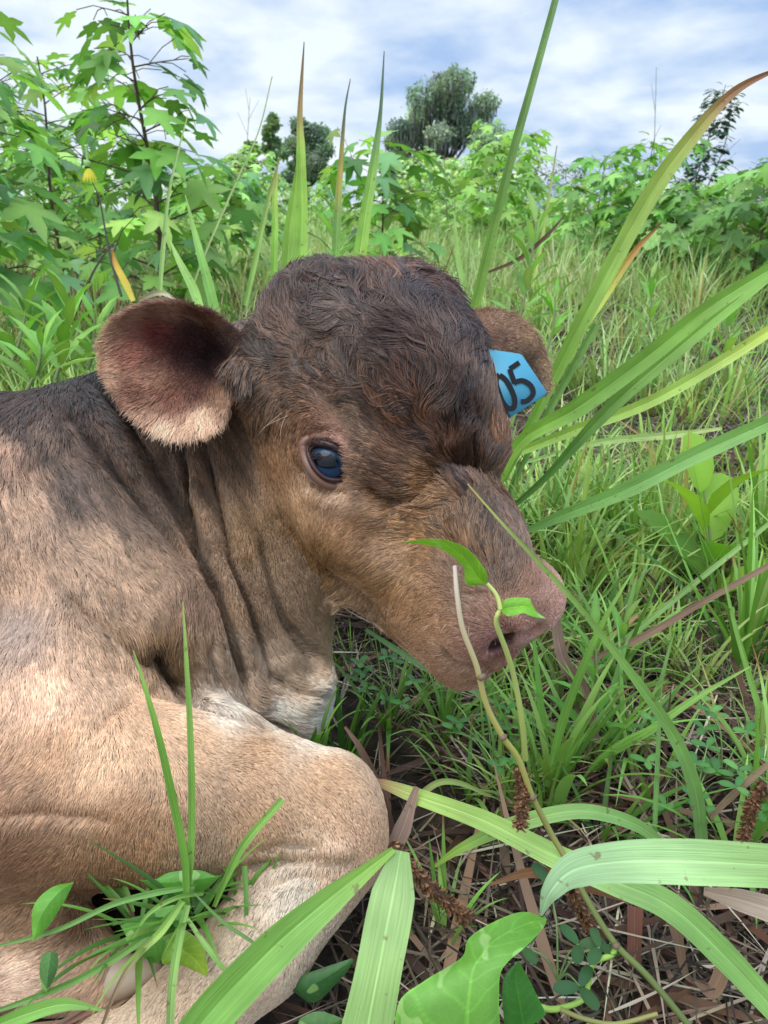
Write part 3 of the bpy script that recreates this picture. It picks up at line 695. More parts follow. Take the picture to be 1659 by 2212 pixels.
# ================================================================== GROUND AND PLANTS
def leaf_material(name, rough=.45, trans=.30, veins=True, spec=.4, tcol=(1.0, 1.0, .55)):
    m, n, l, b = new_mat(name, rough, spec)
    a = n.new('ShaderNodeAttribute'); a.attribute_name = 'col'
    col = a.outputs['Color']
    if veins:
        u = n.new('ShaderNodeAttribute'); u.attribute_name = 'grain'
        no = n.new('ShaderNodeTexNoise'); no.inputs['Scale'].default_value = 1.0; no.inputs['Detail'].default_value = 3
        l.new(u.outputs['Vector'], no.inputs['Vector'])
        mr = n.new('ShaderNodeMapRange'); mr.inputs['From Min'].default_value = .32; mr.inputs['From Max'].default_value = .68; mr.inputs['To Min'].default_value = .86; mr.inputs['To Max'].default_value = 1.15
        l.new(no.outputs['Fac'], mr.inputs['Value'])
        mu = n.new('ShaderNodeVectorMath'); mu.operation = 'SCALE'; l.new(col, mu.inputs[0]); l.new(mr.outputs[0], mu.inputs['Scale']); col = mu.outputs[0]
        tcn = n.new('ShaderNodeTexCoord'); sp = n.new('ShaderNodeTexNoise'); sp.inputs['Scale'].default_value = 150; sp.inputs['Detail'].default_value = 3; l.new(tcn.outputs['Object'], sp.inputs['Vector'])
        sr = n.new('ShaderNodeMapRange'); sr.inputs['From Min'].default_value = .66; sr.inputs['From Max'].default_value = .72; sr.inputs['To Max'].default_value = .7; l.new(sp.outputs['Fac'], sr.inputs['Value'])
        sm = n.new('ShaderNodeMixRGB'); sm.inputs[2].default_value = (.20, .13, .06, 1); l.new(sr.outputs[0], sm.inputs[0]); l.new(col, sm.inputs[1])
        s2_ = n.new('ShaderNodeTexNoise'); s2_.inputs['Scale'].default_value = 28; l.new(tcn.outputs['Object'], s2_.inputs['Vector'])
        hs = n.new('ShaderNodeHueSaturation'); vr = n.new('ShaderNodeMapRange'); vr.inputs['From Min'].default_value = .3; vr.inputs['From Max'].default_value = .7; vr.inputs['To Min'].default_value = .84; vr.inputs['To Max'].default_value = 1.14; l.new(s2_.outputs['Fac'], vr.inputs['Value']); l.new(vr.outputs[0], hs.inputs['Value']); hs.inputs['Saturation'].default_value = .94; l.new(sm.outputs[0], hs.inputs['Color']); col = hs.outputs[0]
        bp = n.new('ShaderNodeBump'); bp.inputs['Strength'].default_value = .35; bp.inputs['Distance'].default_value = .0012
        l.new(no.outputs['Fac'], bp.inputs['Height']); l.new(bp.outputs['Normal'], b.inputs['Normal'])
    l.new(col, b.inputs['Base Color'])
    if trans > 0:
        tr = n.new('ShaderNodeBsdfTranslucent'); mt = n.new('ShaderNodeMixRGB'); mt.blend_type = 'MULTIPLY'; mt.inputs[0].default_value = 1
        mt.inputs[2].default_value = (*tcol, 1); l.new(col, mt.inputs[1]); l.new(mt.outputs[0], tr.inputs['Color'])
        mx_ = n.new('ShaderNodeMixShader'); mx_.inputs[0].default_value = trans
        out = n['Material Output']; l.new(b.outputs[0], mx_.inputs[1]); l.new(tr.outputs[0], mx_.inputs[2]); l.new(mx_.outputs[0], out.inputs['Surface'])
    return m
M_BLADE = leaf_material('grass_blade', .42, .30)
M_GRASS = leaf_material('grass', .5, .32, veins=False)
M_LEAF = leaf_material('leaf', .5, .40, veins=False, spec=.45)
M_DRY = leaf_material('dry_straw', .7, .12, veins=False, spec=.2, tcol=(1, .8, .5))
M_DRYB = leaf_material('dry_blade', .65, .15, veins=True, spec=.2, tcol=(1, .8, .5))
M_STEM = leaf_material('plant_stem', .55, 0, veins=False)

def add_grain(me, g):
    a = me.attributes.new('grain', 'FLOAT_VECTOR', 'POINT'); a.data.foreach_set('vector', np.asarray(g, np.float32).ravel())

def spline(pts, n):
    pts = np.array(pts, float); out = []; m = len(pts)
    if m == 2: return pts[0] + (pts[1] - pts[0]) * np.linspace(0, 1, n)[:, None]
    for i in range(m - 1):
        p0 = pts[i - 1] if i else 2 * pts[0] - pts[1]; p1, p2 = pts[i], pts[i + 1]
        p3 = pts[i + 2] if i + 2 < m else 2 * pts[-1] - pts[-2]
        for t in np.linspace(0, 1, n, endpoint=False):
            out.append(.5 * ((2 * p1) + (-p0 + p2) * t + (2 * p0 - 5 * p1 + 4 * p2 - p3) * t * t + (-p0 + 3 * p1 - 3 * p2 + p3) * t ** 3))
    out.append(pts[-1]); return np.array(out)

# ---- ground: one sheet to the horizon
def geo(a, b, n, p): 
    t = np.linspace(-1, 1, n); return (a + b) / 2 + np.sign(t) * np.abs(t) ** p * (b - a) / 2
gx = geo(-400, 400, 241, 4.2); gy = geo(-400, 400, 261, 4.2) + .6
GX, GY = np.meshgrid(gx, gy, indexing='ij')
def ground_z(x, y):
    p = np.stack([x, y], -1).reshape(-1, 2)
    z = value_noise(p, 31, 5.0) * .010 + value_noise(p, 32, 17.0) * .005 + value_noise(p, 33, 1.1) * .02 * np.clip((p[:, 1] - 1.0) / 2, 0, 1)
    return (z - .012).reshape(np.shape(x))
GZ = ground_z(GX, GY)
nx, ny = GX.shape
ii_, jj_ = np.meshgrid(np.arange(nx - 1), np.arange(ny - 1), indexing='ij'); b0 = (ii_ * ny + jj_).ravel()
gm, _n, _l, _b = new_mat('soil', .95, .15)
_tc = _n.new('ShaderNodeTexCoord')
_n1 = _n.new('ShaderNodeTexNoise'); _n1.inputs['Scale'].default_value = 26; _n1.inputs['Detail'].default_value = 10; _n1.inputs['Roughness'].default_value = .7
_n2 = _n.new('ShaderNodeTexNoise'); _n2.inputs['Scale'].default_value = .9; _n2.inputs['Detail'].default_value = 5
for q_ in (_n1, _n2): _l.new(_tc.outputs['Object'], q_.inputs['Vector'])
_r1 = _n.new('ShaderNodeValToRGB'); _e = _r1.color_ramp.elements
_e[0].position = .35; _e[0].color = (.012, .009, .007, 1); _e[1].position = .68; _e[1].color = (.105, .075, .052, 1)
_l.new(_n1.outputs['Fac'], _r1.inputs[0])
_sx = _n.new('ShaderNodeSeparateXYZ'); _l.new(_tc.outputs['Object'], _sx.inputs[0])
_mr = _n.new('ShaderNodeMapRange'); _mr.inputs['From Min'].default_value = 3.5; _mr.inputs['From Max'].default_value = 12
_l.new(_sx.outputs['Y'], _mr.inputs['Value'])
_mm = _n.new('ShaderNodeMath'); _mm.operation = 'MULTIPLY'; _l.new(_mr.outputs[0], _mm.inputs[0]); _l.new(_n2.outputs['Fac'], _mm.inputs[1])
_mm2 = _n.new('ShaderNodeMath'); _mm2.operation = 'MULTIPLY'; _mm2.use_clamp = True; _mm2.inputs[1].default_value = 1.7; _l.new(_mm.outputs[0], _mm2.inputs[0])
_mc = _n.new('ShaderNodeMixRGB'); _mc.inputs[2].default_value = (.10, .17, .045, 1); _l.new(_mm2.outputs[0], _mc.inputs[0]); _l.new(_r1.outputs[0], _mc.inputs[1])
_l.new(_mc.outputs[0], _b.inputs['Base Color'])
_bp = _n.new('ShaderNodeBump'); _bp.inputs['Strength'].default_value = .8; _bp.inputs['Distance'].default_value = .012; _l.new(_n1.outputs['Fac'], _bp.inputs['Height']); _l.new(_bp.outputs[0], _b.inputs['Normal'])
link('ground', mesh('ground', np.stack([GX, GY, GZ], -1).reshape(-1, 3), np.stack([b0, b0 + ny, b0 + ny + 1, b0 + 1], -1), [gm]), kind='structure')

# ---- footprint of the calf, so that nothing grows through it
VWc = c2w(V)
fp = set(map(tuple, np.floor(VWc[VWc[:, 2] < .13][:, :2] / .012).astype(int).tolist()))
fpk = np.zeros((160, 160), bool)
for a_, b_ in fp:
    if -80 <= a_ < 80 and 0 <= b_ + 20 < 160: fpk[a_ + 80, b_ + 20] = True
def under_calf(p):
    i = np.floor(p[:, 0] / .012).astype(int) + 80; j = np.floor(p[:, 1] / .012).astype(int) + 20
    ok = (i >= 0) & (i < 160) & (j >= 0) & (j < 160)
    r = np.zeros(len(p), bool); r[ok] = fpk[i[ok], j[ok]]
    # also whatever lies to the left, beneath the trunk
    return r | ((p[:, 0] < -.05) & (p[:, 1] > .33) & (p[:, 1] < .72)) | ((p[:, 0] < .03) & (p[:, 1] > .42) & (p[:, 1] < .58))

# ---- many blades at once
def blade_field(root, az, length, width, lean, curve, c0, c1, segs=5, fold=.25, tipc=None):
    n = len(root); s = np.linspace(0, 1, segs + 1)
    h = np.stack([np.cos(az), np.sin(az), np.zeros(n)], -1); side = np.stack([-np.sin(az), np.cos(az), np.zeros(n)], -1)
    pos = np.zeros((n, segs + 1, 3)); pos[:, 0] = root; th = []
    for k in range(segs + 1):
        a = lean + curve * s[k] ** 1.3; th.append(a)
        if k: pos[:, k] = pos[:, k - 1] + (length / segs)[:, None] * (h * np.sin(a)[:, None] + np.array([0, 0, 1]) * np.cos(a)[:, None])
    prof = np.clip(np.minimum(1, s * 3 + .45) * (1 - s) ** .7, 0.02, 1)
    w = width[:, None] * prof[None] * .5
    nn = np.stack([np.cross(side, h * np.sin(t)[:, None] + np.array([0, 0, 1]) * np.cos(t)[:, None]) for t in th], 1)
    L = pos + side[:, None] * w[..., None] - nn * (w * fold)[..., None]; Rr = pos - side[:, None] * w[..., None] - nn * (w * fold)[..., None]
    v = np.stack([L, pos, Rr], 2).reshape(n, -1, 3)
    f = []
    for k in range(segs):
        a = k * 3; f += [(a, a + 1, a + 4, a + 3), (a + 1, a + 2, a + 5, a + 4)]
    f = np.array(f); F_ = (f[None] + (np.arange(n) * v.shape[1])[:, None, None]).reshape(-1, 4)
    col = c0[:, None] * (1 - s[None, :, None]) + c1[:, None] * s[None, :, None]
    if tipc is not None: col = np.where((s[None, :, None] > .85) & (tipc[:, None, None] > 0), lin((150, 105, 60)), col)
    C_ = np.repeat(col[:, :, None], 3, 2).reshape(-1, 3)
    return v.reshape(-1, 3), F_, C_
def stuff(name, parts, mat, label, cat):
    o = 0; Vs, Fs, Cs = [], [], []
    for v, f, c in parts: Vs.append(v); Fs.append(f + o); Cs.append(c); o += len(v)
    return link(name, mesh(name, np.concatenate(Vs), np.concatenate(Fs), [mat], np.concatenate(Cs)), label=label, category=cat, kind='stuff')
def pick(cols, n, r, var=.15):
    c = np.array([lin(x) for x in cols])[r.integers(0, len(cols), n)]
    return np.clip(c * (1 + var * r.normal(0, 1, (n, 1))) * (1 + .06 * r.normal(0, 1, (n, 3))), .005, .9)
def scatter(n, y0, y1, r, pw=2.0, spread=.62, x_extra=.15):
    """points on the ground within a wedge ahead of the viewpoint, denser close by"""
    y = (y0 ** (1 / pw) + (y1 ** (1 / pw) - y0 ** (1 / pw)) * r.random(n)) ** pw
    x = r.uniform(-1, 1, n) * (y * spread + x_extra)
    return np.stack([x, y, ground_z(x, y)], -1)

r = np.random.default_rng(101)
# dead straw and litter lying on the soil
def litter(n, y0, y1, pw, Lr, wr, cols, r, zmax=.018):
    p = scatter(n, y0, y1, r, pw); p = p[~under_calf(p) | (r.random(n) < .15)]; n = len(p)
    p[:, 2] += r.random(n) ** 2 * zmax
    L = r.uniform(*Lr, n) * (.6 + .5 * np.sqrt(p[:, 1])); w = r.uniform(*wr, n) * (.6 + .5 * np.sqrt(p[:, 1]))
    c = pick(cols, n, r, .25)
    return blade_field(p, r.uniform(0, 6.28, n), L, w, r.normal(1.5, .13, n), r.normal(0.1, .22, n), c, c * r.uniform(.7, 1.2, (n, 1)), 4, .3)
straw = [(142,128,108),(112,98,80),(86,74,62),(170,156,132),(70,58,48),(50,42,36),(124,108,88),(92,84,74),(196,184,160),(58,48,42),(76,66,54)]
stuff('leaf_litter', [litter(15000, .25, 1.6, 1.3, (.03, .13), (.0012, .0035), straw, r), litter(9000, 1.3, 5, 1.5, (.05, .16), (.002, .005), straw, r),
   litter(1300, .25, 1.4, 1.2, (.07, .2), (.005, .012), [(120,92,72),(95,66,52),(150,120,98),(80,58,50)], r, .012)], M_DRY, 'brown dead straw and grass litter covering the soil', 'leaf litter')
# dark bases: short thin dead stems
# green grass, small near the animal, taller further out
greens = [(156,188,92),(134,174,84),(174,202,112),(118,158,78),(186,210,130),(146,182,112)]
greens2 = [(178,206,132),(194,216,146),(160,194,116),(202,212,156),(148,178,110)]
def clumps(nc, per, y0, y1, pw, Lr, wr, cols, r, spreadr=.02, lean=(.15, .25), curve=(.7, .5), excl=None, segs=5, sp=.62, keep=None):
    c = scatter(nc, y0, y1, r, pw, sp)
    if keep is not None: c = c[keep(c)]
    nc = len(c)
    k = r.poisson(per, nc) + 1; idx = np.repeat(np.arange(nc), k); n = len(idx)
    a = r.uniform(0, 6.28, n); rr = np.abs(r.normal(0, spreadr, n))
    p = c[idx] + np.stack([np.cos(a) * rr, np.sin(a) * rr, np.zeros(n)], -1)
    cs = r.uniform(.6, 1.3, nc)[idx]
    L = r.uniform(*Lr, n) * cs; w = r.uniform(*wr, n) * np.sqrt(cs)
    m = ~under_calf(p)
    # blades that would lie across the animal's muzzle are kept short
    near_head = (p[:, 1] < .62) & (np.abs(p[:, 0] - .05) < .13); L = np.where(near_head, np.minimum(L, .08), L)
    c0 = pick(cols, nc, r, .12)[idx]; p, a, L, w, c0 = p[m], a[m], L[m], w[m], c0[m]; n = len(p)
    dry = r.random(n) < .08; c0[dry] = pick([(186,170,112),(160,130,90)], dry.sum(), r)
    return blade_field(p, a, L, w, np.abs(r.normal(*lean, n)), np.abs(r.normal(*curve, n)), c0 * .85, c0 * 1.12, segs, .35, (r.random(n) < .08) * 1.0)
def patchy(scale, thr, seed):
    return lambda c: (value_noise(c[:, :2], seed, scale) + r.normal(0, .25, len(c)) > thr)
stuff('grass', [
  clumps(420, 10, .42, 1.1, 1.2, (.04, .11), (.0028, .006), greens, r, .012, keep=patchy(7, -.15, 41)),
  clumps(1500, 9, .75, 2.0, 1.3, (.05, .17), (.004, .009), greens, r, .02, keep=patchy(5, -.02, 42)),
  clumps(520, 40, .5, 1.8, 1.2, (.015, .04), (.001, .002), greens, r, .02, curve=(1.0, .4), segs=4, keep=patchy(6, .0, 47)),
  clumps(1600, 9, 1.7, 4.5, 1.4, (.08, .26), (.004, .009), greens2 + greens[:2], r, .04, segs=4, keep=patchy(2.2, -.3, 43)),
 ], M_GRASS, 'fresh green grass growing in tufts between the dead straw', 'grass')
stuff('meadow_grass', [
  clumps(3600, 8, 3.5, 10, 1.6, (.12, .38), (.005, .012), greens2, r, .07, segs=3),
  clumps(4200, 6, 8, 32, 1.8, (.22, .55), (.012, .03), greens2, r, .2, segs=3, sp=.7)],
  M_GRASS, 'pale green meadow grass and weeds stretching to the saplings', 'meadow grass')

def stubble(n, px0, px1, d0, d1, r):
    y = r.uniform(d0, d1, n); px = r.uniform(px0, px1, n); x = (px - 829.5) / W0 * (y * math.cos(PITCH) + .147); p = np.stack([x, y, ground_z(x, y)], -1)
    c = pick([(120,84,70),(96,66,56),(140,108,88),(160,136,110)], n, r, .2)
    return blade_field(p, r.uniform(0, 6.28, n), r.uniform(.08, .26, n), r.uniform(.004, .008, n), np.abs(r.normal(.12, .2, n)), r.normal(.1, .2, n), c, c * 1.15, 3, .3)
stuff('dead_stubble', [stubble(1500, -80, 290, 2.3, 3.6, r)], M_DRY, 'reddish brown dead stubble standing among the grass', 'stubble')

# ---- single blades close to the viewpoint
CNT = {}
def ribbon(pts, widths, cols, roll=0.0, fold=.22, mat=None, n=9, twist=0.0, wave=0.045, seed=0, base_open=True):
    """pts: (px,py,depth) stations; widths in survey px; cols list of rgb along the blade"""
    S = spline(pts, n); m = len(S); s = np.linspace(0, 1, m)
    C = np.array([P3(*a) for a in S]); w = np.interp(s, np.linspace(0, 1, len(widths)), widths) * S[:, 2] / W0 * .5
    if wave: w = w * (1 + wave * value_noise(s[:, None] * 5, seed))
    T = np.gradient(C, axis=0); T /= np.linalg.norm(T, axis=1, keepdims=True) + 1e-12
    vd = C / np.linalg.norm(C, axis=1, keepdims=True)
    A = np.cross(T, vd); A /= np.linalg.norm(A, axis=1, keepdims=True) + 1e-9; B = np.cross(A, T)
    ro = np.interp(s, np.linspace(0, 1, len(np.atleast_1d(roll))), np.atleast_1d(roll)) + twist * s
    A2 = A * np.cos(ro)[:, None] + B * np.sin(ro)[:, None]; B2 = -A * np.sin(ro)[:, None] + B * np.cos(ro)[:, None]
    ac = np.array([-1, -.55, -.08, 0, .08, .55, 1.0]); hgt = np.array([0, .6, .95, 1.08, .95, .6, 0]) * fold; k = len(ac)
    v = C[:, None] + A2[:, None] * (ac[None, :, None] * w[:, None, None]) + B2[:, None] * (hgt[None, :, None] * w[:, None, None])
    cc = np.array([lin(x) for x in cols]); cl = np.stack([np.interp(s, np.linspace(0, 1, len(cc)), cc[:, i]) for i in range(3)], -1)
    col = np.repeat(cl[:, None], k, 1); col[:, 3] = np.clip(col[:, 3] * 1.35 + .03, 0, .9)
    L = np.concatenate([[0], np.cumsum(np.linalg.norm(np.diff(C, axis=0), axis=1))])
    g = np.stack([np.broadcast_to(ac * 11, (m, k)) * (w.max() / .006) ** .5, np.repeat(L[:, None], k, 1) * 25 + seed, np.full((m, k), seed * 1.7)], -1)
    a = np.arange(m - 1)[:, None] * k + np.arange(k - 1)[None]; a = a.ravel()
    return v.reshape(-1, 3), np.stack([a, a + 1, a + k + 1, a + k], -1), col.reshape(-1, 3), g.reshape(-1, 3)
def brighten(c): return [tuple(np.clip(np.array(x) * [1.08, 1.02, .93] + 12, 0, 235)) for x in c]
def hero(name, label, cat, group, pts, widths, cols, mat=None, **kw):
    CNT['s'] = CNT.get('s', 0) + 1
    v, f, c, g = ribbon(pts, widths, brighten(cols) if mat is None else cols, seed=CNT['s'], **kw)
    me = mesh(name, c2w(v), f, [mat or M_BLADE], c); add_grain(me, g)
    o = link(name, me, label=label, category=cat)
    if group: o['group'] = group
    return o
GR, YG, PG, BG, BR = (96,150,52), (150,190,70), (150,205,140), (165,215,185), (130,86,58)
GT = 'tall grass blades standing behind the calf'
GB = 'long broad grass blades beside the face'
def B(label, pts, widths, cols, group=GB, **kw): return hero('long_grass', label, 'grass blade', group, pts, widths, cols, **kw)
# behind and right of the head
B('round thick green stalk rising from behind the far ear past the top of the photo', [(1020,690,.80),(1060,520,.78),(1105,340,.76),(1150,180,.75),(1205,-20,.74),(1240,-160,.74)], [22,21,18,16,14,10], [(112,160,62),(96,140,66),(104,146,90),(104,146,96)], fold=.8)
B('long blade with a reddish brown tip bending over at the top right', [(1085,1040,.78),(1180,850,.74),(1260,690,.70),(1400,430,.66),(1500,290,.64),(1590,195,.63),(1700,140,.62)], [15.8, 23, 34.6, 38.9, 31.7, 18.7, 4.3], [(84,136,50),(112,164,64),(130,176,78),(150,180,84),(146,110,78),(120,70,58)], fold=.5)
B('narrow blade lying against the long brown tipped blade', [(1210,780,.82),(1300,650,.80),(1370,545,.79),(1430,480,.78)], [14,18,14,3], [(130,180,70),(170,196,80),(170,130,60),(110,56,40)], fold=.5)
B('broad bright green blade climbing from the brow to the right edge', [(1080,1040,.74),(1130,950,.72),(1250,880,.69),(1400,770,.66),(1540,660,.63),(1700,560,.61)], [11.4, 27.9, 41.8, 39.2, 32.9, 27.9], [(120,170,54),(124,180,66),(104,158,62),(116,170,66),(110,168,60)], fold=.45)
B('blade rising from low behind the nose bridge and crossing the broad blades', [(1090,1110,.80),(1180,1030,.76),(1320,880,.72),(1480,740,.69),(1700,560,.66)], [10.5, 15, 30, 33, 27], [(64,110,48),(78,128,54),(110,160,70),(118,176,70)], fold=.5)
B('yellowish blade fanning out to the right edge above the ground', [(1100,985,.80),(1240,930,.78),(1400,870,.77),(1560,780,.76),(1700,690,.75)], [15.8, 23.8, 26.4, 26.4, 23.8], [(130,178,66),(140,182,74),(156,196,90),(172,196,80)], fold=.45)
B('long straight grey green blade pointing at the stop of the nose', [(1110,1160,.66),(1200,1120,.64),(1350,1060,.61),(1500,985,.59),(1700,895,.57)], [5.3, 25.1, 35.6, 37, 33], [(104,156,80),(108,166,86),(112,170,88),(112,170,80)], fold=.4)
B('faded blade lying flat across the weeds at the right', [(1130,1000,.98),(1300,955,.98),(1450,940,.97),(1560,925,.97)], [6,14,16,6], [(130,176,96),(156,190,120),(170,196,130)])
B('dark green narrow blade crossing behind the others at the right', [(1095,1075,.9),(1150,960,.88),(1190,880,.86),(1290,700,.84)], [8,12,16,18], [(70,110,56),(84,130,60),(96,140,70)], fold=.7)
# thin blade arching over the nose
B('thin blade arching over the nose down to the lower right', [(1010,1045,.352),(1080,1125,.36),(1150,1200,.375),(1250,1310,.40),(1360,1450,.43),(1450,1580,.46),(1500,1700,.48),(1518,1830,.50)], [2.4, 5.6, 9.6, 12.8, 19.2, 27.2, 30.4, 24], [(190,186,110),(160,196,110),(136,186,96),(120,178,88),(112,166,90),(96,146,84)], fold=.3)
# tall spikes behind the head
def T_(label, pts, widths, cols, **kw): return hero('long_grass', label, 'grass blade', GT, pts, widths, cols, fold=.5, **kw)
T_('tallest pointed blade with a brown hair tip just left of the poll', [(645,640,.95),(652,480,.95),(650,330,.94),(648,240,.94),(657,90,.93)], [26,26,20,12,2], [(124,178,60),(130,184,66),(140,188,72),(150,130,80),(110,90,80)])
T_('broad pale blade leaning on the tallest pointed blade', [(618,650,.97),(624,520,.96),(636,420,.95),(646,330,.94)], [28,28,18,3], [(120,170,66),(130,180,76),(138,186,80)])
T_('bright short blade left of the tallest pointed blade', [(590,640,1.0),(594,500,1.0),(594,420,1.0),(600,350,1.0)], [14,15,12,2], [(120,178,60),(128,186,66),(150,190,80),(150,120,80)])
T_('leaning thin blade beside the bright short blade', [(530,660,1.05),(552,560,1.05),(580,430,1.05),(605,340,1.05)], [10,12,10,2], [(120,166,80),(130,176,84),(140,140,90)])
T_('slender dark tipped blade rising above the poll', [(725,570,1.05),(728,480,1.05),(735,370,1.05),(745,240,1.04),(757,170,1.04)], [18,18,12,5,2], [(110,166,66),(104,156,76),(170,160,80),(80,100,96),(90,100,100)])
T_('tall dark tipped blade right of the poll', [(775,570,1.0),(790,460,1.0),(808,350,1.0),(822,240,1.0),(830,110,1.0)], [28,26,18,8,2], [(128,182,62),(124,178,66),(116,166,76),(80,116,86),(70,96,90)])
T_('thin seed stalk leaning right between the sapling and the spikes', [(415,620,1.3),(450,530,1.3),(520,370,1.3),(560,280,1.3),(588,165,1.3)], [5,5,4,3,2], [(140,170,110),(150,180,120),(150,170,130)])
T_('pale upright stalk in front of the sapling stem', [(345,640,1.0),(352,540,1.0),(368,400,1.0),(405,250,1.0)], [9,10,6,2], [(130,176,96),(140,184,110),(160,190,130)])
T_('green blade pointing up left behind the near ear', [(470,700,.82),(452,620,.83),(425,520,.84),(400,420,.85)], [22,22,14,2], [(110,170,70),(116,178,78),(140,190,100)])
T_('short broad blade behind the top of the near ear', [(440,700,.78),(420,630,.80),(385,560,.82),(368,520,.83)], [18,20,12,2], [(120,176,80),(130,182,90),(150,196,110)])
T_('thin blade in the haze of weeds right of the head', [(1003,620,1.2),(990,560,1.2),(984,500,1.2),(982,460,1.2)], [12,12,8,2], [(130,180,96),(140,186,104)])
T_('straight thin grey blade in front of the dark shrub', [(1150,620,1.6),(1170,520,1.6),(1190,400,1.6),(1203,315,1.6)], [7,8,5,2], [(150,186,80),(150,176,90),(120,120,110)])
# two slim blades in front of the shoulder and their tuft
def S_(label, pts, widths, cols, **kw): return hero('long_grass', label, 'grass blade', 'grass tuft between the forelegs', pts, widths, cols, fold=.5, **kw)
S_('left slim blade standing in front of the shoulder', [(404,1960,.388),(398,1850,.38),(372,1720,.37),(345,1600,.362),(318,1500,.357),(288,1405,.355)], [12,17,18,15,10,2], [(110,170,70),(100,164,56),(110,172,64),(134,186,84)])
S_('right slim upright blade standing in front of the shoulder', [(400,1960,.39),(412,1850,.382),(414,1700,.374),(410,1560,.37),(402,1420,.366),(395,1300,.364)], [12,15,15,13,9,2], [(110,166,72),(110,170,70),(120,176,80),(150,190,104)])
S_('cut off blunt blade leaning right over the foreleg', [(462,1960,.39),(490,1895,.38),(530,1820,.372),(610,1727,.365)], [9,14,17,14], [(104,160,66),(112,170,74),(128,182,90)])
S_('bent grey tipped blade running down left from the tuft', [(395,1945,.385),(350,2010,.375),(300,2060,.37),(255,2130,.368),(215,2230,.37)], [14,18,15,9,6], [(120,172,72),(140,186,84),(150,140,116),(130,104,90)])
S_('long flat blade running left from the tuft', [(420,1915,.39),(330,1930,.385),(240,1955,.38),(120,2010,.375),(-30,2050,.37)], [8,14,12,10,4], [(90,144,66),(96,150,70),(90,140,66)])
S_('blade curving down from the tuft to the left edge', [(400,1950,.385),(300,2035,.378),(180,2110,.37),(60,2160,.366),(-40,2195,.365)], [12,16,14,12,8], [(100,150,60),(96,150,66),(90,140,66)])
S_('straight pale blade dropping from the tuft to the bottom', [(405,1955,.38),(385,2040,.37),(372,2130,.362),(366,2240,.357)], [13,18,18,16], [(110,160,66),(126,176,90),(130,170,104)])
S_('thin blade dropping right across the shin', [(420,1930,.385),(480,1990,.375),(545,2035,.368),(600,2080,.366)], [4,8,7,2], [(84,130,64),(80,124,60)])
S_('thin blade crossing over the lower cannon', [(405,1985,.375),(450,2050,.365),(500,2110,.36),(560,2150,.358)], [8,12,9,3], [(120,170,84),(100,150,70)])
S_('small upright blade hanging by the knee hollow', [(528,1870,.41),(532,1950,.40),(530,2030,.395)], [12,10,3], [(96,150,66),(80,130,56)])
S_('arched narrow blade over the folded hoof', [(440,1930,.39),(380,1940,.378),(320,1975,.372),(278,2040,.37)], [7,10,9,4], [(104,154,64),(110,160,70)])
S_('blade tip laid over the hoof at the bottom left', [(-30,2225,.352),(60,2190,.352),(140,2170,.353),(225,2182,.354)], [26,34,26,3], [(96,156,56),(110,170,70),(120,176,80)])
# bottom foreground
B('wide pleated blade sweeping up right across the cannon to a folded crease', [(380,2290,.325),(470,2180,.33),(600,2045,.335),(720,1940,.34),(850,1835,.35)], [85,92,88,60,14], [(104,164,62),(110,172,70),(118,180,80),(132,186,70)], fold=.35, roll=.3)
B('pale wide blade with a white midrib dropping from the crease to the bottom edge', [(866,1838,.352),(850,1930,.342),(825,2060,.333),(790,2240,.325)], [36,92,98,112], [(126,176,98),(138,184,114),(136,182,110),(124,174,94)], fold=.08)
B('arching blue green blade entering from the lower right edge', [(1168,1978,.36),(1190,1925,.352),(1240,1880,.345),(1340,1862,.338),(1500,1862,.33),(1700,1872,.325)], [6,40,70,84,92,84], [(136,182,148),(150,196,162),(140,188,142),(144,194,134),(128,178,98)], fold=.12)
B('long yellow green blade with a pinkish dried tip lying over the straw', [(760,1690,.47),(815,1690,.465),(900,1720,.455),(1050,1775,.435),(1200,1850,.415),(1330,1905,.40),(1450,1960,.39),(1560,2060,.385),(1680,2190,.38)], [4,16,34,44,50,56,58,56,46], [(150,110,90),(176,130,104),(150,192,90),(142,190,90),(140,190,100),(132,186,104),(120,176,90),(110,166,80),(110,166,80)], fold=.15)
B('arched green blade passing behind the yellow green blade', [(930,1878,.47),(1000,1830,.46),(1110,1782,.455),(1250,1752,.45),(1370,1780,.46),(1450,1840,.475)], [4.5, 19.8, 34.2, 32.4, 28.8, 16.2], [(132,176,60),(126,174,72),(130,180,100),(120,176,96),(110,160,80)], fold=.15)
B('thin bright arc of grass beside the knee', [(835,1850,.50),(870,1770,.50),(930,1700,.50),(985,1690,.50),(1060,1720,.50)], [16,18,14,12,6], [(176,150,126),(176,176,110),(150,180,90),(130,140,76)], mat=M_BLADE)
B('vertical narrow blade below the arching thin blade', [(1412,1850,.49),(1418,1700,.49),(1424,1570,.49),(1430,1480,.49)], [9.6, 11.2, 8, 1.6], [(90,140,72),(100,150,80)])
B('grass blade bending right out of the straw under the chin', [(1240,1720,.60),(1300,1640,.58),(1400,1580,.56),(1500,1510,.55),(1620,1440,.54)], [7.5, 19.5, 18, 13.5, 3], [(100,156,56),(110,166,64),(124,176,84)])
B('pale blade crossing level below the muzzle', [(1080,1500,.60),(1180,1560,.60),(1300,1600,.60),(1420,1605,.60)], [5,12,14,5], [(130,176,110),(150,190,124)])
B('spring green blade leaning up right beside the lips', [(1180,1700,.55),(1215,1560,.54),(1260,1440,.53),(1310,1330,.52),(1370,1230,.52)], [12, 19.5, 16.5, 10.5, 2.2], [(86,140,50),(104,160,58),(120,174,70)])
B('straight thin stalk crossing the weeds to the right edge', [(1190,1500,.72),(1340,1390,.70),(1500,1260,.68),(1700,1100,.66)], [8,14,12,9], [(110,160,84),(124,172,100),(120,170,90)])
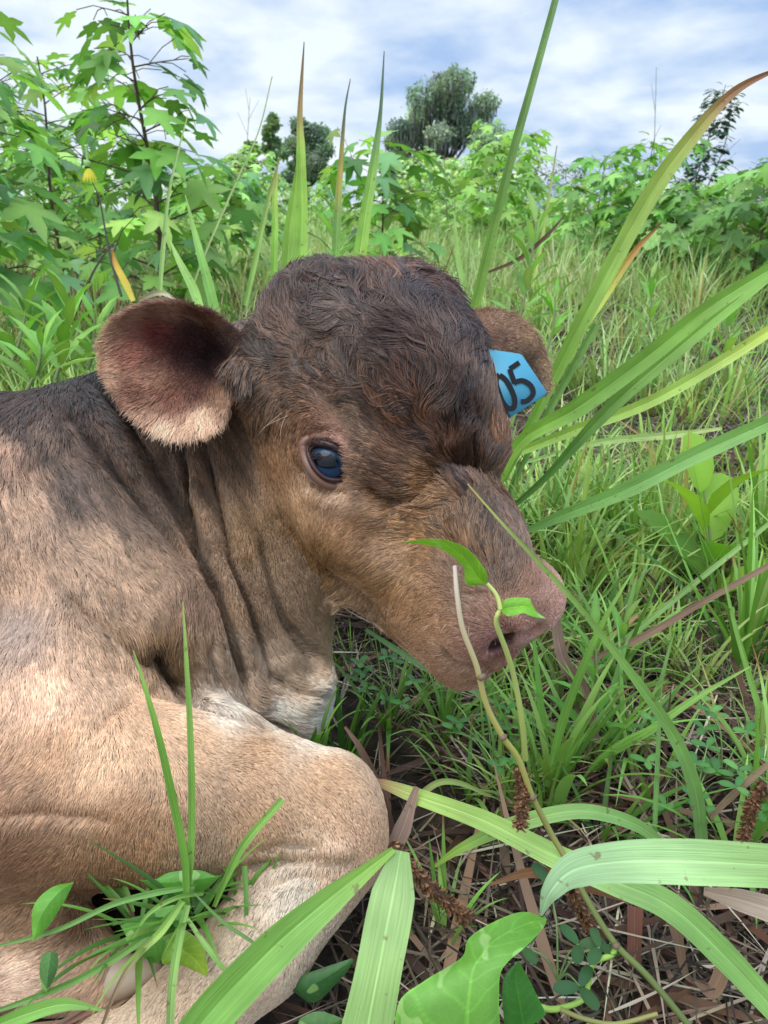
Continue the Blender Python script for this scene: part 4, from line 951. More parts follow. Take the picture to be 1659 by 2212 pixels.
B('upright stalk at the right edge', [(1680,1650,.60),(1640,1530,.60),(1590,1360,.60),(1560,1230,.60)], [14,14,10,3], [(104,160,66),(120,174,80)])
B('pale blade lying below the jaw towards the chin', [(790,1360,.60),(900,1430,.60),(1000,1480,.60),(1090,1530,.60)], [8,16,16,5], [(110,160,96),(124,170,110)])
# tufts: each one a rooted clump of blades
def tuft(label, px, py, n, L, w, cols, r, lean=.35, curve=.7, d=None, spread=.012, bias=None):
    b = ground_at(px, py, 0.0) if d is None else PW(px, py, d)
    a = r.uniform(0, 6.28, n) if bias is None else r.normal(bias, .9, n); rr = np.abs(r.normal(0, spread, n)); p = b + np.stack([np.cos(a) * rr, np.sin(a) * rr, np.full(n, -.004)], -1)
    c0 = pick(cols, n, r, .12)
    v, f, c = blade_field(p, a, r.uniform(.45, 1, n) * L, r.uniform(.5, 1.1, n) * w * 1.25, np.abs(r.normal(lean, .2, n)), np.abs(r.normal(curve, .45, n)), c0 * .8, c0 * 1.15, 8, .4, (r.random(n) < .12) * 1.0)
    o = link('grass_tuft', mesh('grass_tuft', v, f, [M_GRASS], c), label=label, category='grass tuft'); o['group'] = 'grass tufts rooted in the straw'
rg = np.random.default_rng(64)
TG = [(120,166,70),(140,184,84),(100,148,60),(156,196,100)]
TGD = [(92,140,58),(110,160,66),(80,124,52)]
tuft('upright dark green grass tuft just right of the dewlap', 745, 1640, 16, .10, .0052, TGD, rg, .15, .35)
tuft('low grass tuft pressed against the brisket above the knee', 672, 1600, 9, .045, .005, TGD, rg, .3, .4, d=.49)
tuft('grass tuft under the middle of the jaw', 840, 1560, 22, .11, .005, TG, rg, .4, .8)
tuft('grass tuft between the jaw and the chin', 960, 1580, 18, .09, .0045, TG, rg, .5, .9)
tuft('dense upright grass tuft right below the lips', 1195, 1700, 18, .15, .0085, TG, rg, .25, .45)
tuft('grass tuft right of the tuft below the lips', 1290, 1640, 16, .13, .0070, TG, rg, .4, .6)
tuft('bright grass tuft right of the nose tip', 1330, 1450, 26, .13, .006, TG, rg, .5, .8)
tuft('fine bright tuft close beside the nose tip', 1260, 1330, 30, .10, .004, TG, rg, .6, .8)
tuft('tall grass tuft in front of the right edge', 1610, 1420, 30, .26, .0075, TG, rg, .3, .5)
tuft('tall grass tuft at the right edge level with the nose bridge', 1640, 1200, 30, .26, .008, TG, rg, .3, .5)
tuft('grass tuft under the long straight blade', 1440, 1180, 24, .16, .006, TG, rg, .5, .7)
tuft('grass tuft near the base of the climbing blades', 1200, 1080, 24, .15, .006, TG, rg, .5, .8)
tuft('grass tuft low at the right below the trefoil patch', 1590, 1850, 14, .12, .006, TG, rg, .5, .8)
tuft('grass tuft behind the yellow green blade', 1010, 1720, 14, .08, .0045, TG, rg, .5, .8)
tuft('grass tuft right of the hanging seed spike', 1300, 1790, 14, .10, .005, TGD, rg, .6, .8)
tuft('small tuft beside the slanting seed spike', 960, 2000, 12, .07, .0045, TG, rg, .4, .6)
tuft('grass tuft at the right edge above the blue green blade', 1660, 1750, 14, .14, .006, TG, rg, .3, .6)
tuft('dense tangle of blades filling the hollow between forearm and shin', 420, 1965, 22, .07, .0042, TGD + TG[:1], rg, .9, .5, d=.40)
tuft('low tangle of blades behind the folded hoof', 300, 1985, 24, .06, .004, TGD, rg, 1.0, .4, d=.41)
tuft('blades poking up at the knee hollow', 520, 1935, 12, .045, .004, TGD, rg, .6, .5, d=.41)
# brown dry blades
def D(label, pts, widths, cols, **kw): return hero('withered_grass', label, 'dry leaf', 'withered brown grass blades', pts, widths, cols, mat=M_DRYB, **kw)
D('rust brown withered blade hanging below the blue green blade', [(1060,1910,.44),(1150,1885,.43),(1250,1905,.42),(1380,1940,.41),(1480,1985,.41),(1560,2060,.41),(1540,2140,.41),(1500,2120,.41)], [6,22,34,34,30,34,30,6], [(130,96,64),(140,92,60),(124,82,56),(150,118,92),(120,90,72)])
D('reddish vertical withered strip below the blue green blade', [(1372,1960,.44),(1370,2050,.44),(1365,2150,.44),(1350,2230,.44)], [34,30,26,20], [(140,92,76),(130,84,66),(110,72,58)])
D('pale brown curled blade at the lower right', [(1430,1940,.43),(1460,2010,.43),(1480,2100,.43),(1510,2130,.43)], [18,24,14,6], [(150,120,96),(130,104,84)])
D('broad pinkish dead blade at the right edge', [(1520,1925,.40),(1600,1945,.39),(1700,1975,.38)], [16,44,60], [(140,120,100),(176,158,138)])
D('brown stalk crossing diagonally behind the muzzle', [(1100,1140,.80),(1180,1250,.72),(1215,1420,.62),(1260,1490,.60),(1290,1600,.58)], [10,14,26,26,14], [(120,96,80),(124,98,80),(110,86,72)])
D('long straight brown stem running to the right edge', [(1240,1440,.66),(1380,1380,.65),(1520,1300,.64),(1700,1200,.63)], [10,16,14,12], [(134,106,86),(144,116,94)])
D('tan dead blade leaning beside the knee', [(845,1800,.52),(815,1700,.51),(780,1620,.50),(745,1570,.50)], [26,22,14,6], [(120,92,78),(130,100,82)])
D('pinkish flat dead leaf under the knee', [(840,1850,.46),(870,1790,.455),(900,1700,.45)], [34,36,12], [(176,150,136),(160,130,116)])
D('brown dead blade looping in the straw at the right', [(1500,1800,.52),(1580,1720,.51),(1660,1650,.5)], [8,16,12], [(130,108,86),(156,132,106)])
D('yellow withered tip beside the dark seedling stem at the left', [(288,650,1.0),(270,610,1.0),(250,570,1.0),(243,540,1.0)], [10,16,12,3], [(210,190,70),(220,190,60),(170,90,40)])
D('pale arched dry blade over the near ear', [(300,650,.70),(330,635,.69),(355,634,.68),(380,650,.67)], [8,12,10,6], [(180,176,140),(190,180,150)])
D('dark reddish blade across the lanceolate weed', [(1050,590,1.3),(1120,560,1.3),(1180,510,1.3),(1220,465,1.3)], [5,9,8,2], [(110,84,70),(100,70,64)])

# ---- leaves in general
def leaf_shape(kind, n=None):
    """(outline (m,2) with base at origin, tip at y=1) ; returned as fan with centre vertex"""
    if kind == 'star':
        tips = [(-118, .62), (-62, .92), (0, 1.0), (62, .92), (118, .62)]
        out = [(0, 0)]
        for i, (a, rr) in enumerate(tips):
            a_ = math.radians(a)
            c = np.array([math.sin(a_), math.cos(a_)]) * rr * .62 + [0, .38]
            if i == 0: out.append((-.10, .06))
            pr = np.array([math.cos(a_), -math.sin(a_)])
            ctr = np.array([0, .36]); d_ = c - ctr
            out += [tuple(ctr + d_ * .62 - pr * .11), tuple(c), tuple(ctr + d_ * .62 + pr * .11)]
            if i < 4:
                am = math.radians((a + tips[i + 1][0]) / 2); out.append(tuple(ctr + np.array([math.sin(am), math.cos(am)]) * .23))
        out.append((.10, .06)); return np.array(out), np.array([0, .36])
    if kind == 'oval':
        t = np.linspace(0, math.pi * 2, 10, endpoint=False); return np.stack([-np.sin(t) * .24 * (1 - .15 * np.cos(t)), (1 - np.cos(t)) / 2], -1), np.array([0, .5])
    if kind == 'lance':
        return np.array([(0, 0), (-.07, .2), (-.10, .42), (-.07, .72), (0, 1), (.07, .72), (.10, .42), (.07, .2)]), np.array([0, .45])
    if kind == 'lobed':
        return np.array([(0, 0), (-.12, .16), (-.34, .3), (-.2, .42), (-.38, .62), (-.2, .7), (-.22, .88), (0, 1), (.22, .88), (.2, .7), (.38, .62), (.2, .42), (.34, .3), (.12, .16)]), np.array([0, .5])
def leaves(kind, pos, dirv, nrm, size, col, droop=.25, fold=.15):
    o, c = leaf_shape(kind); o = np.concatenate([[c], o]); n = len(pos); k = len(o)
    dirv = dirv / (np.linalg.norm(dirv, axis=1, keepdims=True) + 1e-9)
    nrm = nrm - (nrm * dirv).sum(1, keepdims=True) * dirv; nrm /= np.linalg.norm(nrm, axis=1, keepdims=True) + 1e-9
    sd = np.cross(dirv, nrm)
    rad = np.linalg.norm(o - c, axis=1)
    h = -(np.broadcast_to(droop, (n,))[:, None]) * (rad ** 2)[None] * 1.6 + fold * np.abs(o[:, 0])[None]
    v = pos[:, None] + size[:, None, None] * (dirv[:, None] * o[None, :, 1:2] + sd[:, None] * o[None, :, 0:1] + nrm[:, None] * h[..., None])
    f = np.array([(0, i, i % (k - 1) + 1) for i in range(1, k)]); f = np.array([(0, i, i + 1 if i + 1 < k else 1) for i in range(1, k)])
    F_ = (f[None] + (np.arange(n) * k)[:, None, None]).reshape(-1, 3)
    shade = np.repeat(col[:, None], k, 1)
    shade = shade.copy(); shade[:, 0] *= 1.18
    return v.reshape(-1, 3), F_, shade.reshape(-1, 3)
def tubes(paths, rads, col, ns=5):
    Vs, Fs, Cs, o = [], [], [], 0
    for pth, rd in zip(paths, rads):
        v, f = tube(np.asarray(pth), np.interp(np.linspace(0, 1, len(pth)), np.linspace(0, 1, len(rd)), rd), ns); Vs.append(v); Fs.append(f + o); o += len(v)
    V_ = np.concatenate(Vs); return V_, np.concatenate(Fs), np.tile(col, (len(V_), 1))
def sapling(name, base, height, r, kind='star', leaf=.11, nb=14, lpb=7, spread=.35, cols=None, stemcol=(84,66,50), droop=.35, label='', group=None, cat='sapling', stem_r=.006, lean=(0, 0), top=True, low=.15, dens=1.0, hide=None):
    root = link(name, None, label=label, category=cat); root.location = base
    if group: root['group'] = group
    H = height; t = np.linspace(0, 1, 12)
    wob = np.stack([lean[0] * t ** 1.4 + .012 * H * np.sin(t * 7 + r.uniform(0, 6)), lean[1] * t ** 1.4 + .012 * H * np.sin(t * 6 + r.uniform(0, 6)), t * H], -1); wob -= wob[0] * [1, 1, 0]
    paths, rads = [wob], [(stem_r, stem_r * .3)]
    lp_, ld_, ln_, ls_ = [], [], [], []
    for b in range(nb):
        h = low + (.97 - low) * (b + r.random() * .6) / nb; p0 = np.array([np.interp(h, t, wob[:, i]) for i in range(3)])
        a = b * 2.4 + r.normal(0, .3); L = spread * (1 - .55 * h) * r.uniform(.55, 1.15) * (1 if h > .25 else .7)
        up = r.uniform(.35, .8) * (1 - .6 * h); s = np.linspace(0, 1, 6)[:, None]
        d = np.array([math.cos(a), math.sin(a), 0])
        pth = p0 + d * L * s + np.array([0, 0, 1]) * L * up * (s - .25 * s ** 2)
        paths.append(pth); rads.append((stem_r * .45 * (1 - .5 * h), stem_r * .12))
        for j in range(max(1, int(lpb * dens * r.uniform(.7, 1.3)))):
            u = 1 - r.random() ** 1.3 * .85; q = np.array([np.interp(u, s[:, 0], pth[:, i]) for i in range(3)])
            aa = a + r.normal(0, 1.0); dd = np.array([math.cos(aa), math.sin(aa), r.normal(.05, .3)])
            pl_ = leaf * r.uniform(.4, .8); e = q + dd * pl_ + np.array([0, 0, r.uniform(-.2, .3) * pl_])
            paths.append(np.array([q, (q + e) / 2 + [0, 0, .1 * pl_], e])); rads.append((stem_r * .09 + .0004,) * 2)
            lp_.append(e); ld_.append(np.array([dd[0], dd[1], -.35 - abs(r.normal(0, droop))])); ln_.append(np.array([dd[0] * .3 + r.normal(0, .25), dd[1] * .3 + r.normal(0, .25), 1])); ls_.append(leaf * r.uniform(.55, 1.15))
    for j in range(int(6 * dens)):   # leaves at the top shoot
        q = wob[-1] - [0, 0, H * .05 * r.random()]; aa = r.uniform(0, 6.28); dd = np.array([math.cos(aa), math.sin(aa), r.uniform(-.2, .8)])
        lp_.append(q + dd * leaf * .3); ld_.append(dd + [0, 0, -.3]); ln_.append(np.array([dd[0] * .4, dd[1] * .4, 1])); ls_.append(leaf * r.uniform(.4, .9))
    v, f, c = tubes(paths, rads, lin(stemcol), 5)
    link('trunk', mesh('trunk', v, f, [M_STEM], c), root)
    n = len(lp_); cc = pick(cols or [(96,140,60),(110,156,66),(84,126,56)], n, r, .2) * 1.2 * np.array([1.08, 1.0, 1.3])
    v, f, c = leaves(kind, np.array(lp_), np.array(ld_), np.array(ln_), np.array(ls_), cc, r.uniform(.1, .5, n))
    link('crown', mesh('crown', v, f, [M_LEAF], c, smooth=False), root)
    return root
def gbase(px, dist):  # ground point straight below survey column px at a forward distance
    x = (px - 829.5) / W0 * (dist * math.cos(PITCH) + CAM_H * math.sin(PITCH))
    return (x, dist, float(ground_z(np.array([x]), np.array([dist]))[0]))
def top_h(py, dist):  # height of something whose top is seen at row py
    e = math.atan((1106 - py) / W0) - PITCH
    return (CAM_H + dist * math.tan(e)) * (.93 if dist < 20 else 1)
rs = np.random.default_rng(55)
SG = 'sweetgum saplings around the meadow'
SGL = [(104,158,64),(122,176,74),(92,144,62),(140,190,84),(104,152,86),(154,196,92)]
sapling('sapling', gbase(350, 2.45), top_h(-90, 2.45), rs, leaf=.135, nb=26, lpb=5, spread=.27, cols=SGL, label='tall star leaved sapling with dark stem standing behind the near ear', group=SG, stem_r=.010, low=.12)
sapling('sapling', gbase(-20, 1.75), top_h(10, 1.75), rs, leaf=.13, nb=20, lpb=6, spread=.22, cols=SGL, label='star leaved sapling cut by the left edge of the photo', group=SG, stem_r=.008, low=.35)
sapling('sapling', gbase(160, 3.4), top_h(60, 3.4), rs, leaf=.135, nb=22, lpb=6, spread=.48, cols=SGL, label='bushy sapling left of the tall dark stemmed sapling', group=SG, stem_r=.010)
sapling('sapling', gbase(20, 4.2), top_h(120, 4.2), rs, leaf=.12, nb=28, lpb=9, spread=.6, cols=SGL, label='bushy sapling at the far left behind the edge sapling', group=SG, stem_r=.010)
sapling('sapling', gbase(235, 4.4), top_h(210, 4.4), rs, leaf=.12, nb=28, lpb=9, spread=.6, cols=SGL, label='low bushy sapling filling the gap behind the yellow flower', group=SG, stem_r=.010)
sapling('sapling', gbase(470, 3.9), top_h(330, 3.9), rs, leaf=.11, nb=24, lpb=9, spread=.4, cols=SGL, label='short sapling right behind the tall dark stemmed sapling', group=SG)
sapling('sapling', gbase(835, 3.0), top_h(262, 3.0), rs, leaf=.125, nb=20, lpb=6, spread=.24, cols=SGL, label='drooping sapling behind the calf poll between two spikes', group=SG, lean=(-.03, 0))
sapling('sapling', gbase(1090, 5.2), top_h(255, 5.2), rs, leaf=.11, nb=26, lpb=9, spread=.36, cols=[(132,182,76),(150,196,90),(120,168,70)], label='yellow green sapling in front of the mossy tree on its right', group=SG)
sapling('sapling', gbase(1280, 4.6), top_h(300, 4.6), rs, leaf=.11, nb=18, lpb=7, spread=.3, cols=[(120,174,76),(140,188,90),(104,158,70)], label='slim sapling between the thick stalk and the waxy shrub', group=SG)
sapling('sapling', gbase(1375, 4.5), top_h(262, 4.5), rs, leaf=.11, nb=20, lpb=7, spread=.34, cols=[(120,174,76),(140,188,90),(104,158,70)], label='slim sapling just left of the waxy shrub', group=SG)
sapling('sapling', gbase(1620, 3.7), top_h(305, 3.7), rs, leaf=.12, nb=22, lpb=7, spread=.42, cols=[(110,160,66),(124,176,78),(92,140,60)], label='sapling with broad leaves at the right edge', group=SG)
sapling('oak_seedling', gbase(1560, 4.3), top_h(400, 4.3), rs, kind='lobed', leaf=.14, nb=30, lpb=13, spread=.75, cols=[(112,158,74),(130,176,84),(98,142,64)], label='broad lobed leaf oak bush low at the right', cat='oak bush', low=.25)
sapling('oak_seedling', gbase(1440, 4.9), top_h(415, 4.9), rs, kind='lobed', leaf=.13, nb=26, lpb=12, spread=.6, cols=[(120,166,78),(138,184,90),(106,150,70)], label='lobed leaf oak bush under the waxy shrub', cat='oak bush', low=.25)
sapling('waxy_shrub', gbase(1462, 5.3), top_h(150, 5.3), rs, kind='oval', leaf=.06, nb=34, lpb=15, spread=.17, cols=[(58,88,58),(48,76,52),(70,100,64)], label='tall thin shrub with small dark waxy leaves at the right', cat='shrub', low=.3, droop=.05, lean=(.14, 0), stem_r=.007)
sapling('dark_shrub', gbase(1150, 9.5), top_h(320, 9.5), rs, kind='lance', leaf=.11, nb=34, lpb=14, spread=.75, cols=[(70,100,60),(60,88,56),(84,112,66)], label='dark small leaved shrub right of the thick grass stalk', cat='shrub', low=.1, droop=.1)
sapling('dark_shrub', gbase(1225, 11), top_h(350, 11), rs, kind='lance', leaf=.11, nb=30, lpb=13, spread=.65, cols=[(70,100,60),(60,88,56),(84,112,66)], label='smaller dark shrub beside the slim saplings', cat='shrub', low=.1, droop=.1)
# sapling rows further out; look-alikes share one description
proto = []
for k in range(5):
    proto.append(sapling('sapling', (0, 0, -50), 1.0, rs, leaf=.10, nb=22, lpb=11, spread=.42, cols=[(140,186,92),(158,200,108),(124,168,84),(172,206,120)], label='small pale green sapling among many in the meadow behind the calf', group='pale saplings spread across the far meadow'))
def copy_tree(o, parent=None):
    c = o.copy(); COL.objects.link(c)
    if parent is not None: c.parent = parent
    for ch in o.children: copy_tree(ch, c)
    return c
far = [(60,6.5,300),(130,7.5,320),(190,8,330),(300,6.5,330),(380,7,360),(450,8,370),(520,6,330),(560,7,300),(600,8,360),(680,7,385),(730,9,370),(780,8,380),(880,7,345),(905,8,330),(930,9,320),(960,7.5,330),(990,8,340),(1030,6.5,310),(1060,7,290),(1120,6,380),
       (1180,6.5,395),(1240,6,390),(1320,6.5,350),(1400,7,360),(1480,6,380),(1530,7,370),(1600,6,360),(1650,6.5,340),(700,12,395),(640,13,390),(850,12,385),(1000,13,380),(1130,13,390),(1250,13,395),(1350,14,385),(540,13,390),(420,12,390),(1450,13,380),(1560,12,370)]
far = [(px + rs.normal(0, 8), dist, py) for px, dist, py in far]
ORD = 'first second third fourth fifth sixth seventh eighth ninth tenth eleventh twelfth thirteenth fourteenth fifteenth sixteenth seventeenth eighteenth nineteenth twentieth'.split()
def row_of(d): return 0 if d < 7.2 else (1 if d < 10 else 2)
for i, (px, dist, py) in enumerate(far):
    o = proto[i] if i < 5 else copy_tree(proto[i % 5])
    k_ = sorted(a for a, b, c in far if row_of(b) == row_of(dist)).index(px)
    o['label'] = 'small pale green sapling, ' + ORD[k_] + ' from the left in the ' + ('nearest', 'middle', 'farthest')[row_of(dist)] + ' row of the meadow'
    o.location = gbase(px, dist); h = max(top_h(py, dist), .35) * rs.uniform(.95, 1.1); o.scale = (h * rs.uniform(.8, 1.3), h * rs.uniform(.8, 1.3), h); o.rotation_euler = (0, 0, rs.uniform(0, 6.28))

# ---- distant trees
def big_tree(name, px, py_top, py_bot, wpx, dist, r, cols, label, moss=False, blobs=22, lf=.16, per=420, shape=None):
    base = gbase(px, dist); H = top_h(py_top, dist); Wd = wpx / W0 * dist / math.cos(PITCH) * .5; hb = max(top_h(py_bot, dist), .8)
    root = link(name, None, label=label, category='tree'); root.location = base
    paths, rads = [], []; t = np.linspace(0, 1, 8)[:, None]
    cs = []
    for k in range(blobs):
        a = r.uniform(0, 6.28); u = r.random() ** .6; hh = hb + (H - hb) * (k + .5) / blobs
        w = Wd * math.sin(math.pi * min(.98, max(.12, .22 + .70 * (k + .5) / blobs))) ** .6
        c = np.array([math.cos(a) * w * u * .78, math.sin(a) * w * u * .78, hh - H * .06]); cs.append(c)
        s0 = np.array([0, 0, hh * .45]); mid = (s0 + c) / 2 + [0, 0, -.06 * H]
        paths.append(s0 * (1 - t) ** 2 + 2 * mid * t * (1 - t) + c * t ** 2); rads.append((H * .014, H * .003))
    paths.append(np.array([[0, 0, 0], [.05, 0, H * .3], [0, .05, H * .6], [0, 0, H * .85]])); rads.append((H * .035, H * .01))
    v, f, c = tubes(paths, rads, lin((74, 66, 58)), 6); link('trunk', mesh('trunk', v, f, [M_STEM], c), root)
    ps, sz, cl = [], [], []
    for c in cs:
        R_ = Wd * r.uniform(.17, .30); n = per
        d = r.normal(0, 1, (n, 3)); d /= np.linalg.norm(d, axis=1, keepdims=True); rr = R_ * (.35 + .65 * r.random(n) ** .5) * (1 + .3 * value_noise(d * 3, int(r.integers(99))))
        ps.append(c + d * rr[:, None] * [1, 1, .72]); cl.append(pick(cols, 1, r, .12) * np.ones((n, 3)) * r.uniform(.8, 1.2, (n, 1)))
    p = np.concatenate(ps); cl = np.concatenate(cl); n = len(p); sc = lf * dist / 60 * 2.4
    v, f, c = leaves('oval', p, r.normal(0, 1, (n, 3)), r.normal(0, 1, (n, 3)) + [0, 0, .6], r.uniform(.6, 1.3, n) * sc, cl)
    link('crown', mesh('crown', v, f, [M_LEAF], c, smooth=False), root)
    if moss:
        n = 4200; q = p[r.integers(0, len(p), n)] * [.95, .95, 1]; L = r.uniform(.4, 1.5, n) * H * .075
        mcol = pick([(140,144,142),(120,126,124),(104,110,110),(156,158,154)], n, r, .15)
        v, f, c = blade_field(q, r.uniform(0, 6.28, n), L, L * .22, np.full(n, math.pi) + r.normal(0, .05, n), r.normal(0, .08, n), mcol, mcol * .9, 3, .1)
        link('hanging_moss', mesh('moss', v, f, [M_DRY], c), root)
    return root
rt = np.random.default_rng(9)
HAZED = [(172,190,166),(156,176,154),(186,202,174),(140,160,146)]  # distance haze is put into these tree colours, paler and greyer than real foliage
big_tree('moss_tree', 960, 150, 380, 255, 58, rt, HAZED, 'tall distant tree draped in grey hanging moss', True, 30, lf=.10, per=700)
big_tree('distant_tree', 872, 250, 390, 90, 64, rt, HAZED, 'lower crown touching the left side of the mossy tree', True, 12, lf=.11, per=500)
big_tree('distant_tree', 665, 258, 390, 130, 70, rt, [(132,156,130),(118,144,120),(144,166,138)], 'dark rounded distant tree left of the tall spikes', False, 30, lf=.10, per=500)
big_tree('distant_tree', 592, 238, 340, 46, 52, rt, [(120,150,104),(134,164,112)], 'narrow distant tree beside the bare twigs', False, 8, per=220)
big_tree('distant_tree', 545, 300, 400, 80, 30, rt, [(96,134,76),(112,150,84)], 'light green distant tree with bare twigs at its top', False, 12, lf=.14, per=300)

# bare twigs
def twig(label, pts, dist, rad, branches, col=(120,116,112)):
    P_ = [np.array([(x - 829.5) / W0 * dist, (1106 - y) / W0 * dist, dist]) for x, y in pts]
    paths = [c2w(spline(P_, 4))]; rads = [(rad, rad * .4)]
    for b in branches: paths.append(c2w(np.array([P3(x, y, dist) for x, y in b]))); rads.append((rad * .5, rad * .25))
    v, f, c = tubes(paths, rads, lin(col), 5); link('bare_twig', mesh('bare_twig', v, f, [M_STEM], c), label=label, category='twig', group='bare twigs against the sky')
twig('straight bare twig rising left of the waxy shrub', [(1408,460),(1412,360),(1415,260),(1418,145)], 4.8, .004, [[(1413,300),(1428,270)],[(1415,240),(1407,180)]])
twig('forked bare twig right of the waxy shrub', [(1530,400),(1560,330),(1575,270),(1582,185)], 4.8, .004, [[(1556,340),(1600,300)],[(1570,290),(1545,240)],[(1545,370),(1590,330)]])
twig('bare twigs beside the narrow distant tree', [(530,360),(535,290),(540,210)], 9, .006, [[(536,260),(560,215)],[(534,290),(512,240)],[(538,240),(530,190)]])
twig('dark forked seedling stem under the yellow flower', [(262,640),(240,560),(228,500),(215,430),(200,395)], 1.15, .0022, [[(240,560),(262,500),(292,468)],[(252,600),(280,560)]], (70,60,56))
twig('thin dead stalk crossing behind the near ear at the left', [(170,660),(200,590),(232,540),(250,520)], 1.6, .003, [], (80,60,54))
twig('thin brown twig in the meadow by the mossy tree', [(967,480),(962,400),(960,330)], 4.0, .003, [], (96,70,60))
# yellow flower
fl = link('yellow_flower', None, label='drooping yellow composite flower on a thin stalk at the left', category='flower')
fd = 1.12
v, f, c = tubes([c2w(spline([P3(187, 312, fd), P3(187, 330, fd), P3(189, 350, fd)], 5))], [(.0012, .0018)], lin((130, 176, 96)), 6); link('stalk', mesh('stalk', v, f, [M_STEM], c), fl)
v, f = tube(c2w(np.array([P3(189, 346 + 4 * i, fd) for i in range(5)])), np.array([.002, .0045, .0055, .005, .004]), 10); link('calyx', mesh('calyx', v, f, [M_STEM], np.tile(lin((130, 170, 90)), (len(v), 1))), fl)
a = np.linspace(0, 2 * math.pi, 16, endpoint=False); n = 16
pc = np.tile(c2w(P3(191, 362, fd)), (n, 1)) + .003 * np.stack([np.cos(a), np.sin(a), 0 * a], -1)
v, f, c = leaves('lance', pc, np.stack([np.cos(a) * .5, np.sin(a) * .5, -1 + 0 * a], -1), np.stack([np.cos(a), np.sin(a), .5 + 0 * a], -1), np.full(n, .022), np.tile(lin((228, 222, 70)), (n, 1)), .2)
link('petals', mesh('petals', v, f, [M_LEAF], c), fl)

# ---- lanceolate weeds
def weed(label, px, py, d, top, nl, size, r, cols, group='leafy weeds among the grass', kind='lance', spreadx=0, catn='weed'):
    b = PW(px, py, d); tp_ = PW(top[0], top[1], d * 1.0); root = link('leafy_weed', None, label=label, category=catn, group=group); root.location = b
    st = spline([np.zeros(3), (tp_ - b) * .5 + [.004, 0, 0], tp_ - b], 6)
    v, f, c = tubes([st], [(.0022, .001)], lin((120, 130, 84)), 6); link('stem', mesh('stem', v, f, [M_STEM], c), root)
    h = np.linspace(.12, 1, nl); q = np.stack([np.interp(h, np.linspace(0, 1, len(st)), st[:, i]) for i in range(3)], -1)
    a = np.arange(nl) * 2.4 + r.normal(0, .3, nl); up = .4 + .9 * h
    dd = np.stack([np.cos(a), np.sin(a), up], -1)
    v, f, c = leaves(kind, q, dd, np.stack([-np.cos(a) * .6, -np.sin(a) * .6, np.ones(nl)], -1), size * (1.1 - .4 * h) * r.uniform(.8, 1.2, nl), pick(cols, nl, r, .12), .25, .25)
    link('leaves', mesh('leaves', v, f, [M_LEAF], c, smooth=False), root); return root
WC = [(136,186,84),(150,198,100),(120,172,72)]; rw = np.random.default_rng(77)
weed('pale leafy weed with a pinkish top right of the head', 1110, 740, 1.25, (1160, 480), 20, .085, rw, [(130,178,84),(150,190,100),(116,164,74)])
weed('bright leafy weed at the far left edge above the back', 20, 800, .95, (60, 640), 14, .075, rw, WC)
weed('bright leafy weed left of the near ear', 120, 820, .88, (150, 660), 16, .08, rw, WC)
weed('bright leafy weed close behind the near ear', 190, 800, .92, (205, 690), 10, .06, rw, WC)
weed('leafy weed low behind the calf back at the left', 60, 840, .80, (90, 740), 12, .06, rw, WC)
weed('leafy weed in front of the drooping sapling', 715, 600, 1.9, (725, 430), 16, .10, rw, WC)
weed('small leafy sprout with broad pointed leaves beside the nose', 1270, 1640, .60, (1285, 1370), 12, .045, rw, [(104,160,66),(120,176,76)])
weed('leafy sprout right of the pointed leaf sprout', 1340, 1520, .70, (1345, 1350), 9, .05, rw, [(120,172,72),(150,184,90)])
weed('upright weed with a broad yellow green leaf at the right', 1535, 1300, .85, (1520, 1060), 7, .10, rw, [(140,184,60),(124,172,58)], kind='oval')
weed('leafy weed above the ear tag at the right', 1180, 760, 1.1, (1200, 640), 12, .06, rw, WC)
weed('leafy weed in the middle of the right hand grass', 1400, 720, 1.5, (1405, 600), 12, .07, rw, WC)
weed('leafy weed near the upper right edge', 1560, 800, 1.3, (1570, 660), 12, .07, rw, WC)
# trefoil plants
def trefoil(label, px, py, d, n, size, spread, r, cols=[(92,150,72),(104,160,80),(84,140,72)]):
    b = ground_at(px, py, .01); root = link('clover', None, label=label, category='clover', group='small clover plants on the straw'); root.location = b
    paths, lp_, ld_ = [], [], []
    for i in range(n):
        a = r.uniform(0, 6.28); e = np.array([math.cos(a) * spread * r.random() ** .5, math.sin(a) * spread * r.random() ** .5, r.uniform(.02, .05)])
        paths.append(spline([np.zeros(3), e * [.4, .4, .7], e], 4))
        for k in range(3):
            aa = k * 2.094 + r.uniform(-.2, .2) + a; lp_.append(e); ld_.append((math.cos(aa), math.sin(aa), .15))
    v, f, c = tubes(paths, [(.0006, .0005)] * n, lin((120, 150, 90)), 4); link('stem', mesh('stem', v, f, [M_STEM], c), root)
    m_ = len(lp_); v, f, c = leaves('oval', np.array(lp_), np.array(ld_), np.tile([0, -.2, 1.0], (m_, 1)), np.full(m_, size) * r.uniform(.8, 1.1, m_), pick(cols, m_, r, .08), .1, .2)
    link('leaves', mesh('leaves', v, f, [M_LEAF], c), root)
trefoil('clover growing under the jaw', 850, 1540, .6, 9, .010, .035, rw)
trefoil('clover growing below the chin', 1060, 1660, .6, 8, .010, .03, rw)
trefoil('clover patch at the right between the arched blades', 1560, 1680, .5, 16, .012, .06, rw)
trefoil('clover patch near the right edge above the brown loop', 1500, 1740, .5, 9, .011, .04, rw)
trefoil('dark clover at the bottom beside the zigzag vine', 1205, 2120, .4, 5, .014, .025, rw, [(64,104,60),(74,116,66)])

